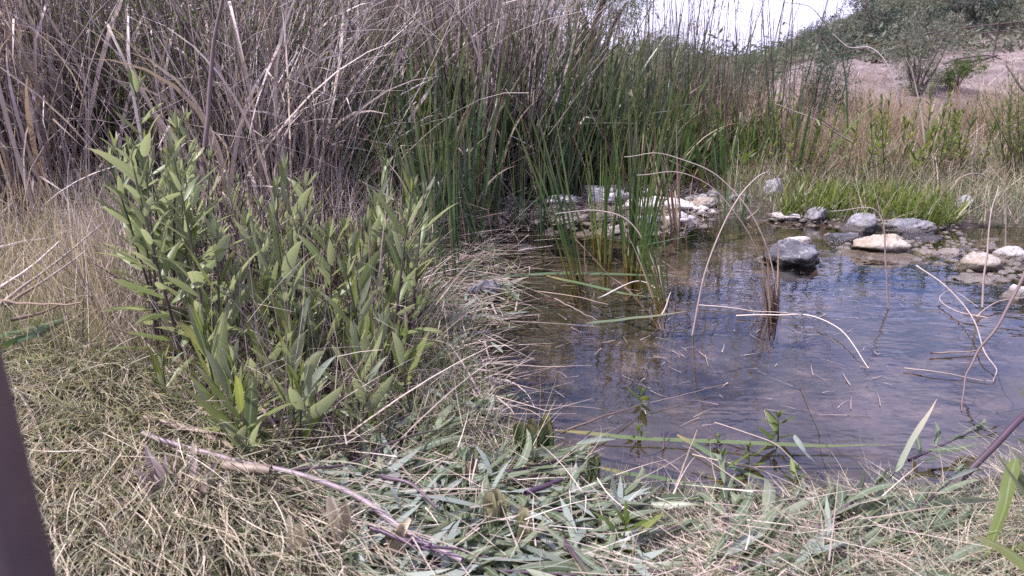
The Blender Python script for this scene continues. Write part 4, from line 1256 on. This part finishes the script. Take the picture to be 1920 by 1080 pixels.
# ------------------------------------------------------------------ grass, straw litter and herbs: masses no one could count
def grass(name, mat, n, poly, L, el, az, azs, hw, droop, label=None, z=.1, seed=0, kink=.1, keep=None, zmin_off=.004, lift=0.0, shape='hair'):
    rng = np.random.default_rng(1000 + seed)
    p = in_poly(n, poly, rng, z)
    if keep is not None:
        p = p[keep(p, rng)]
    n = len(p)
    if n == 0: return
    d = rdir(n, el[0], el[1], az, azs, rng)
    kk = np.where(rng.random(n) < kink, rng.integers(2, 5, n), 99)
    pz = p[:, 2] + zmin_off + rng.random(n) * lift
    p0 = np.column_stack([p[:, :2], pz])
    pts = path(p0, d, rng.uniform(*L, n), 6, np.column_stack([rng.normal(0, .08, n), rng.normal(0, .08, n), -np.abs(rng.normal(droop, droop * .5, n))]), 1.0, kk, rdir(n, -20, 20, rng=rng))
    low = np.maximum(H(pts[..., 0].ravel(), pts[..., 1].ravel()).reshape(pts.shape[:2]), 0) + .004 + (rng.random(n) * lift)[:, None]
    pts[..., 2] = np.maximum(pts[..., 2], low)
    b = MB()
    b.sweep(pts, prof(7, shape, n) * (hw * rng.uniform(.6, 1.4, n))[:, None], 'flat', rng=rng)
    link(name, b.mesh(name, M[mat]), kind="stuff")


COMB = [(-200, 720), (200, 720), (380, 860), (560, 960), (640, 1180), (-200, 1180)]
offwater = lambda p, rng: pond_d(p[:, 0], p[:, 1]) > 0.03
NEAR = [(-260, 690), (230, 690), (420, 800), (560, 880), (640, 960), (680, 1180), (-260, 1180)]
grass("dry_grass", 'grass_dry', 2700, NEAR, (.2, .45), (0, 26), -1.15, .30, .0020, .10, kink=.03, seed=1, lift=.05)
grass("dry_grass", 'grass_dry', 1500, NEAR, (.10, .25), (0, 25), None, 1, .0015, .06, kink=.03, seed=2, lift=.06)
grass("dry_grass", 'grass_dry', 1100, COMB, (.3, .55), (6, 24), -1.12, .16, .0020, .05, seed=55, kink=.01, lift=.06)
grass("green_grass", 'grass_green', 500, COMB, (.25, .5), (8, 30), -1.1, .2, .0024, .06, seed=56, kink=.01, lift=.05)
grass("grey_green_grass", 'grass_blue', 2600, NEAR, (.2, .42), (5, 38), -1.12, .30, .0030, .12, kink=.02, seed=3, lift=.04)
grass("green_grass", 'grass_green', 2600, NEAR, (.08, .22), (20, 65), None, 1, .0021, .10, kink=.03, seed=4)
BANK = [(120, 520), (760, 470), (800, 560), (860, 600), (880, 700), (900, 790), (1050, 870), (700, 900), (480, 880), (300, 800), (120, 700)]
grass("dry_grass", 'grass_dry', 1100, BANK, (.10, .35), (10, 80), None, 1, .0016, .08, seed=5, keep=offwater)
grass("brown_grass", 'grass_dry', 1500, [(100, 470), (320, 470), (320, 720), (120, 700)], (.15, .34), (45, 88), None, 1, .0014, .05, seed=6)
grass("dry_grass", 'bent', 1100, [(230, 560), (760, 520), (780, 660), (700, 860), (480, 870), (250, 720)], (.2, .62), (25, 88), None, 1, .0022, .08, seed=40, keep=offwater, kink=.35)
grass("green_grass", 'grass_green', 2500, BANK, (.08, .3), (40, 85), None, 1, .0014, .06, seed=7, keep=offwater)
grass("straw_litter", 'bent', 700, [(700, 560), (790, 540), (880, 600), (905, 660), (900, 760), (1060, 850), (1060, 880), (700, 860)], (.06, .26), (-3, 18), None, 1, .0019, .03, seed=8, lift=.05)
grass("green_grass", 'grass_green', 900, [(640, 900), (1050, 900), (1250, 970), (1700, 950), (1750, 1000), (1500, 1150), (640, 1150)], (.05, .2), (0, 35), None, 1, .0030, .06, seed=47, lift=.04, keep=offwater)
grass("straw_litter", 'straw', 260, [(640, 880), (1050, 900), (1700, 960), (1600, 1150), (640, 1150)], (.06, .30), (-3, 14), None, 1, .0016, .03, seed=41, lift=.13, keep=offwater)
grass("straw_litter", 'straw', 260, [(560, 880), (1000, 850), (1250, 930), (1200, 1150), (560, 1150)], (.06, .28), (-3, 20), None, 1, .0014, .03, seed=9, lift=.05)
MAT_ = [(1150, 990), (1260, 965), (1480, 955), (1640, 960), (1620, 1030), (1500, 1180), (1100, 1180)]
grass("straw_litter", 'grass_dry', 3000, MAT_, (.08, .26), (-3, 9), None, 1, .0015, .03, seed=10, lift=.03, keep=offwater)
grass("straw_litter", 'straw', 900, MAT_, (.08, .26), (-3, 12), None, 1, .0018, .03, seed=11, lift=.04, keep=offwater)
EDGE = [(1600, 955), (1800, 925), (1960, 840), (2100, 880), (2100, 1180), (1480, 1180)]
grass("dry_grass", 'grass_dry', 1800, EDGE, (.1, .28), (0, 25), None, 1, .0014, .1, seed=12, lift=.04, keep=offwater)
grass("grey_green_grass", 'grass_blue', 900, EDGE, (.1, .26), (5, 40), None, 1, .0020, .1, seed=13, lift=.04, keep=offwater)
grass("green_grass", 'grass_green', 900, [(1040, 860), (1500, 890), (1800, 870), (1780, 940), (1040, 940)], (.03, .10), (20, 80), None, 1, .0022, .05, seed=14, keep=offwater)
LEFT = [(-200, 440), (240, 400), (260, 520), (200, 700), (-200, 720)]
grass("dry_grass", 'grass_dry', 2600, LEFT, (.12, .45), (0, 45), None, 1, .0016, .08, seed=15, lift=.06)
grass("green_grass", 'grass_green', 2200, [(20, 430), (180, 400), (200, 470), (60, 500)], (.1, .28), (50, 85), None, 1, .0013, .05, seed=16)
grass("green_grass", 'grass_green', 1100, [(-80, 620), (190, 590), (200, 680), (20, 700)], (.08, .24), (40, 85), None, 1, .0018, .09, seed=29)
BEHIND = [(180, 395), (700, 350), (800, 420), (760, 520), (180, 560)]
grass("dry_grass", 'grass_dry', 1800, BEHIND, (.15, .6), (30, 85), None, 1, .0014, .06, seed=17, keep=offwater)
grass("dry_grass", 'dead_grey', 2200, BEHIND, (.15, .75), (0, 85), None, 1, .0024, .08, seed=18, keep=offwater, kink=.4)
grass("green_grass", 'grass_green', 1500, [(700, 520), (800, 540), (890, 610), (890, 760), (1030, 850), (960, 890), (720, 840)], (.06, .22), (10, 70), None, 1, .0026, .09, seed=43, keep=offwater)
# broken reeds fallen in the shallows and along the far waterline
grass("reed_litter", 'straw', 150, [(760, 440), (1000, 385), (1010, 460), (960, 520), (780, 560)], (.08, .4), (-4, 14), None, 1, .0026, .02, seed=19, lift=.03)
grass("reed_litter", 'dead_grey', 800, [(690, 360), (1320, 345), (1340, 400), (1000, 385), (760, 470)], (.1, .5), (-5, 40), None, 1, .0026, .03, seed=20, lift=.04, kink=.3)
grass("reed_litter", 'bent', 170, [(900, 520), (1300, 500), (1700, 560), (1640, 830), (1050, 830), (900, 700)], (.02, .12), (-3, 3), None, 1, .0014, .0, seed=21, z=0)
TANGLE = [(740, 470), (900, 420), (960, 470), (960, 560), (920, 640), (930, 720), (960, 780), (820, 760), (780, 600)]
grass("reed_litter", 'bent', 330, TANGLE, (.12, .45), (-3, 14), None, 1, .0034, .02, seed=50, lift=.05, kink=.25)
grass("reed_litter", 'straw', 170, TANGLE, (.10, .40), (-3, 14), None, 1, .0034, .02, seed=51, lift=.06, kink=.25)
grass("reed_litter", 'cattail', 120, TANGLE, (.15, .5), (-3, 16), None, 1, .0042, .02, seed=52, lift=.05)
grass("green_grass", 'grass_green', 500, TANGLE, (.05, .18), (0, 60), None, 1, .0032, .06, seed=53, lift=.03)
grass("fallen_leaves", 'leaf_cut', 130, TANGLE, (.09, .20), (-3, 25), None, 1, .009, .06, seed=60, lift=.05, shape='leaf', kink=0)
grass("fallen_leaves", 'leaf_cut', 330, [(600, 915), (700, 880), (900, 880), (1060, 930), (1180, 985), (1150, 1120), (650, 1120)], (.10, .22), (-3, 22), None, 1, .009, .06, seed=61, lift=.07, shape='leaf', kink=0)
grass("fallen_leaves", 'leaf_cut', 90, [(1290, 1090), (1350, 1030), (1500, 985), (1700, 950), (1800, 960), (1640, 1060), (1500, 1110)], (.10, .24), (-3, 22), .6, .4, .009, .06, seed=62, lift=.06, shape='leaf', kink=0)
grass("dry_grass", 'grass_dry', 1500, LEFT, (.28, .60), (50, 88), None, 1, .0019, .07, seed=63, kink=.2)
grass("green_grass", 'grass_green', 700, LEFT, (.2, .45), (50, 86), None, 1, .0022, .07, seed=64)
grass("dry_grass", 'bent', 600, [(150, 440), (330, 440), (330, 700), (180, 690)], (.25, .6), (45, 88), None, 1, .0024, .08, seed=65, kink=.3)
# far bank
FAR = [(1310, 415), (1440, 412), (1560, 416), (1640, 428), (1760, 432), (2000, 420), (2000, 345), (1400, 330)]
dry_only = lambda p, rng: pond_d(p[:, 0], p[:, 1]) > 0.02
grass("herb_carpet", 'herb', 5200, [(1465, 412), (1560, 414), (1640, 428), (1800, 432), (1800, 392), (1660, 372), (1470, 362)], (.03, .26), (40, 88), None, 1, .0062, .03, seed=22, shape='leaf', keep=lambda p, r: (pond_d(p[:, 0], p[:, 1]) > .02) & (wob(p[:, 0], p[:, 1], 3.2, 2) + .5 * wob(p[:, 0], p[:, 1], 9, 1) + r.normal(0, .5, len(p)) > .05))
grass("green_grass", 'grass_green', 3200, FAR, (.06, .3), (45, 86), None, 1, .0026, .05, seed=23, keep=dry_only)
grass("rusty_grass", 'grass_dry', 2200, FAR, (.08, .36), (20, 85), None, 1, .0024, .06, seed=24, keep=dry_only)
UP = [(1330, 360), (2050, 360), (2050, 250), (1420, 250)]
grass("rusty_grass", 'grass_rust', 4200, UP, (.10, .36), (35, 85), None, 1, .0028, .06, seed=25, z=None)
grass("green_grass", 'grass_green', 3600, UP, (.08, .32), (40, 85), None, 1, .0032, .05, seed=26, z=None)
grass("dry_grass", 'dead', 2200, UP, (.12, .42), (0, 80), None, 1, .0028, .08, seed=27, z=None, kink=.35)
grass("rusty_grass", 'grass_rust', 1800, [(1430, 262), (2000, 262), (2000, 205), (1500, 190)], (.08, .32), (30, 85), None, 1, .004, .05, seed=28, z=None, keep=lambda p, r: wob(p[:, 0], p[:, 1], 1.6, 1) > .05)

SLOPE = [(1500, 215), (2000, 225), (2000, 112), (1750, 118), (1520, 135)]
grass("dry_grass", 'dead_grey', 900, SLOPE, (.06, .3), (0, 60), None, 1, .004, .06, seed=45, z=None, kink=.3)
grass("rusty_grass", 'grass_rust', 1500, SLOPE, (.05, .18), (10, 80), None, 1, .004, .06, seed=46, z=None, keep=lambda p, r: wob(p[:, 0], p[:, 1], 2.6, 1) > .3)

# ------------------------------------------------------------------ far bank: weeds, tufts, bushes
WD = [leafy_proto(141 + i, .72, 34, .10, .022, el0=60, el1=22, lowfrac=.04, sr=.005, mats=('purple', 'herb')) for i in range(3)]
WD += [leafy_proto(151, .5, 30, .13, .03, el0=50, el1=20, lowfrac=.02, sr=.005, mats=('purple', 'herb'))]
pw = [ground(px, py) for px, py in ((1580, 345), (1612, 352), (1640, 340), (1660, 348), (1678, 336), (1700, 350), (1722, 345), (1748, 340), (1752, 352), (1775, 338), (1790, 346), (1808, 352),
                                     (1540, 338), (1510, 345), (1625, 330), (1690, 326), (1735, 328), (1765, 324), (1480, 352), (1440, 345), (1570, 326), (1830, 345), (1400, 352), (1655, 322), (1590, 318), (1745, 315), (1885, 318))]
ow = scatter("bank_weed", WD, pw, None, .92, "weed", "tall green weeds on the right bank", .06)
autolabel(ow, "tall green weed on the right bank", ["front", "back"])
TF = []
for i in range(3):
    rng = np.random.default_rng(160 + i)
    n = 170
    p0 = np.column_stack([rng.normal(0, .07, n), rng.normal(0, .07, n), np.full(n, -.02)])
    b = MB(); b.sweep(path(p0, rdir(n, 45, 88, rng=rng), rng.uniform(.2, .52, n), 6, np.column_stack([rng.normal(0, .1, (n, 2)), np.full(n, -.08)])), prof(7, 'hair', n) * .0026, 'flat', rng=rng)
    TF.append(b.mesh("grass_tuft", M['grass_rust']))
tufts = []
for k in range(34):
    g = ground(RG.uniform(1400, 1990), RG.uniform(215, 335))
    tufts.append(link("grass_tuft", TF[k % 3], g, (0, 0, RG.uniform(-3, 3)), RG.uniform(.8, 1.35), None, None, "grass tuft", "rusty grass tufts on the right bank"))
autolabel(tufts, "rust-coloured grass tuft on the right bank", ["front", "middle", "back"])

BX = twig_proto(171, 1.0, 40, 5200, .020, 'herb', .22)
g = ground(1905, 345)
thing("bush", BX, g, (0, 0, 0), 1.0, "upright green bush at the right edge of the far bank", "bush")
BS = shrub_proto(172, .95, .85, 9000, .016, 'sage', 2.2, .02)
g = ground(1712, 178)
thing("bush", BS, g, (0, 0, 0), 1.1, "rounded sage-green bush on top of the bare bank", "bush")
g = ground(1790, 168)
thing("bush", shrub_proto(173, .5, .4, 3600, .018, 'willow', 2.2, .015), g, (0, 0, 0), 1.0, "small green bush just right of the rounded sage-green bush", "bush")
g = ground(1500, 205)
thing("bush", shrub_proto(174, .9, .75, 5200, .018, 'shrub', 2.2, .015), (g[0], min(g[1], 9), Hs(g[0], min(g[1], 9))), (0, 0, 0), 1.0, "dark green bush at the left foot of the bare bank", "bush")

# willow-like switches growing through the reeds at the left, and bushes behind them
WI = [twig_proto(181 + i, 2.1, 16, 1100, .032, 'willow', .14) for i in range(3)]
wo = scatter("willow_bush", WI, [(x, y, 0.1) for x, y in ((-2.35, 4.75), (-2.0, 4.6), (-1.75, 4.9), (-1.5, 4.6), (-2.15, 5.2), (-1.6, 5.3), (-1.3, 5.0), (-2.75, 4.9), (-3.3, 5.0), (-1.9, 5.6))], None, 1.0, "willow bush",
             "green switches growing through the dead reeds", .05)
autolabel(wo, "thin green willow bush in the left dead reeds", ["front", "back"])
BK = [shrub_proto(191 + i, 3.4, 3.6, 9000, .055, 'shrub', 2.6, .07, 13, mid=.7) for i in range(2)]
bo = scatter("tall_bush", BK, [(x, y, .1) for x, y in ((-10.5, 12.5), (-7.2, 11.2), (-4.6, 11.8), (-2.2, 12.4), (-8.9, 15), (-1.5, 13.6))], None, 1.0, "bush", "tall bushes behind the reed bed", .03)
autolabel(bo, "tall grey-green bush behind the reed bed", ["only"])


# ------------------------------------------------------------------ trees and far scrub
def tree():
    rng = np.random.default_rng(201)
    Y = 13.5
    base = at_y(1098, 235, Y); base[2] = Hs(base[0], Y)
    lobes = []
    for px, py, r in ((1090, 10, .75), (1060, -40, .8), (1130, 30, .62), (1175, 5, .5), (1040, 40, .5), (1110, -80, 1.0), (1180, -60, .8), (1000, -20, .7), (1090, 62, .42), (1150, 55, .34), (1060, 72, .35)):
        p = at_y(px, py, Y + rng.uniform(-.7, .7)) - base
        lobes.append((p[0], p[1], p[2], r))
    tk = limbs_mesh(rng, [l[:3] for l in lobes], .085, wig=.08)
    cr = crown_mesh(rng, lobes, 20000, .038, 'willow', 3.5)
    thing("tree", [("trunk", tk), ("crown", cr)], base, label="feathery green tree with a dark trunk behind the reeds, crown out of frame", cat="tree")


tree()
MID = [shrub_proto(211, 2.2, 1.5, 9000, .032, 'shrub', 2.2, .05, 12), shrub_proto(212, 1.8, 1.2, 8000, .03, 'willow', 2.2, .05, 10), shrub_proto(213, 2.6, 1.7, 9000, .034, 'sage', 2.2, .05, 12)]
mo = []
for k, (px, Y, s) in enumerate(((1215, 13, .85), (1270, 15, 1.1), (1330, 14, .9), (1385, 16, 1.0), (1440, 18, .85), (1245, 19, 1.35), (1350, 21, 1.2), (1490, 20, .8), (1160, 17, 1.1), (1420, 26, 1.2), (1300, 28, 1.5), (1200, 27, 1.5), (1480, 15, .5))):
    x = (px - 960) / FPX * Y
    mo.append(thing("round_bush", MID[k % 3], (x, Y, Hs(x, Y)), (0, 0, RG.uniform(-3, 3)), s * .66, None, "bush", "bushes on the skyline beyond the rushes"))
autolabel(mo, "rounded green bush on the skyline beyond the rushes", ["front", "back"])

HS = [shrub_proto(221, 2.2, 1.5, 5000, .045, 'shrub', 2.2, .05, 11), shrub_proto(222, 2.0, 1.2, 4500, .045, 'sage', 2.2, .05, 11), shrub_proto(223, 2.4, 1.6, 5000, .05, 'juniper', 2.2, .07, 12),
      shrub_proto(224, 1.6, .9, 3500, .045, 'tanbush', 2.6, .03, 9), shrub_proto(225, 2.2, 1.4, 5000, .045, 'willow', 2.2, .05, 11)]
HN = ["grey-green shrub", "pale sage shrub", "dark juniper shrub", "tan dry shrub", "bright green shrub"]
rng = np.random.default_rng(77)
hp = []
tries = 0
while len(hp) < 130 and tries < 4000:
    tries += 1
    px, Y = rng.uniform(1470, 2050), rng.uniform(14.2, 52) if tries % 2 else rng.uniform(14.2, 24)
    x = (px - 960) / FPX * Y
    if x - .345 * Y < -.4: continue
    if min([9] + [math.hypot(x - a, Y - b) for a, b, _ in hp]) < .75 + .02 * Y: continue
    hp.append((x, Y, rng.choice(5, p=[.30, .24, .16, .14, .16])))
byk = {}
for x, Y, k in hp:
    o = thing("hill_shrub", HS[k], (x, Y, Hs(x, Y) - .05), (0, 0, rng.uniform(-3, 3)), rng.uniform(.6, 1.15) * (.55 if Y < 17 else .8 if Y < 24 else 1.1), None, "shrub", "shrubs on the hillside")
    byk.setdefault(int(k), []).append(o)
for k, os_ in byk.items():
    autolabel(os_, HN[k] + " on the hillside", ["front", "middle", "back"])
# named ones the photo singles out on the crest
for px, py, s, k, lb in ((1625, 118, .62, 2, "dark shrub in shade right behind the bare bank's crest"), (1770, 112, .8, 2, "large dark shrub behind the fence at right"), (1560, 120, .55, 1, "pale shrub behind the crest under the dark fence rail"),
                         (1680, 105, .6, 3, "tan dry shrub behind the crest left of the sage bush"), (1835, 110, .5, 1, "pale low shrub beside the fallen branch"), (1905, 100, .5, 3, "tan dry shrub at the right edge beside the bare slope")):
    Y = 15.5
    x = (px - 960) / FPX * Y
    thing("hill_shrub", HS[k], (x, Y, Hs(x, Y) - .05), (0, 0, .5 * k), s, lb, "shrub", "shrubs on the hillside")


def far_scrub():
    """the low scrub that covers the hill, too fine to count"""
    rng = np.random.default_rng(88)
    b = MB()
    n = 4200
    Y = rng.uniform(13.5, 60, n); x = (rng.uniform(1380, 2100, n) - 960) / FPX * Y
    z = H(x, Y)
    s = rng.uniform(.12, .42, n)
    c = np.repeat(np.column_stack([x, Y, z]), 34, 0)
    ss = np.repeat(s, 34)
    d = rng.normal(0, .6, c.shape); d[:, 2] = np.abs(d[:, 2])
    c = c + d * ss[:, None]
    u = norm(rng.normal(0, 1, c.shape)); w = norm(np.cross(u, rng.normal(0, 1, c.shape)))
    b.quads(c, u * .07, w * .035, np.clip(np.repeat(rng.random(n), 34) * .7 + rng.random(len(c)) * .3, 0, 1))
    link("far_scrub", b.mesh("far_scrub", M['sage']), kind="stuff")
    # a far band of trees across the flat beyond
    b = MB()
    n = 260
    Y = rng.uniform(45, 120, n); x = rng.uniform(-90, 40, n)
    keep = x < .33 * Y
    Y, x = Y[keep], x[keep]; n = len(x)
    c = np.repeat(np.column_stack([x, Y, H(x, Y) + .2]), 170, 0) + rng.normal(0, 1, (n * 170, 3)) * np.array([1.6, 1.6, .9])
    u = norm(rng.normal(0, 1, c.shape)); w = norm(np.cross(u, rng.normal(0, 1, c.shape)))
    b.quads(c, u * .28, w * .14, np.repeat(rng.random(n), 170))
    link("far_woods", b.mesh("far_woods", M['shrub']), kind="stuff")


far_scrub()


# ------------------------------------------------------------------ fence and fallen branches
def fence():
    m = M['bark']
    px = [1400, 1480, 1555, 1650, 1752, 1812, 1872, 1960, 2060]
    py = [128, 118, 104, 84, 60, 52, 45, 36, 26]
    Y = 13.0
    top = np.array([at_y(a, b, Y) for a, b in zip(px, py)])
    root = link("fence", None, (top[0][0], Y, Hs(top[0][0], Y)), label="dark two-rail fence along the crest behind the bare bank", cat="fence")
    off = np.array(root.location)
    for dz, r in ((0, .011), (-.11, .009)):
        b = MB(); b.sweep((smooth(top + np.array([0, 0, dz])) - off)[None], np.full((1, 28), r), 6)
        link("rail", b.mesh("rail", m), parent=root)
    for i in (0, 2, 4, 6, 8):
        t = top[i]; z0 = Hs(t[0], Y) - .1
        P = np.array([[t[0], Y, z0 + (t[2] + .05 - z0) * k / 3] for k in range(4)]) - off
        b = MB(); b.sweep(P[None], np.full((1, 4), .014), 6)
        link("post", b.mesh("post", m), parent=root)


fence()
for pp, w, lb in (([(1792, 122), (1830, 114), (1870, 104)], 9, "dark fallen branch lying on the bare bank at right"),
                  ([(1770, 120), (1800, 110), (1850, 104), (1880, 112)], 5, "crooked dark branch arching over the fallen one"),
                  ([(1640, 132), (1652, 122), (1658, 116)], 6, "short dark snag on the bare bank's crest"),
                  ([(1630, 150), (1648, 158), (1668, 164)], 6, "dark fallen twig on the bare bank left of the sage bush")):
    P = []
    for k, (px, py) in enumerate(pp):
        q = at_y(px, py, 12.2 + .1 * k); P.append([q[0], q[1], max(q[2], Hs(q[0], q[1]) + .04)])
    P = np.array(P); C = smooth(P)
    b = MB(); b.sweep((C - C[0])[None], (w * 12.2 / FPX / 2 * (1 - .6 * np.linspace(0, 1, 28)))[None], 6)
    link("fallen_branch", b.mesh("fallen_branch", M['bark']), C[0], label=lb, cat="branch", group="dead branches on the bare bank")
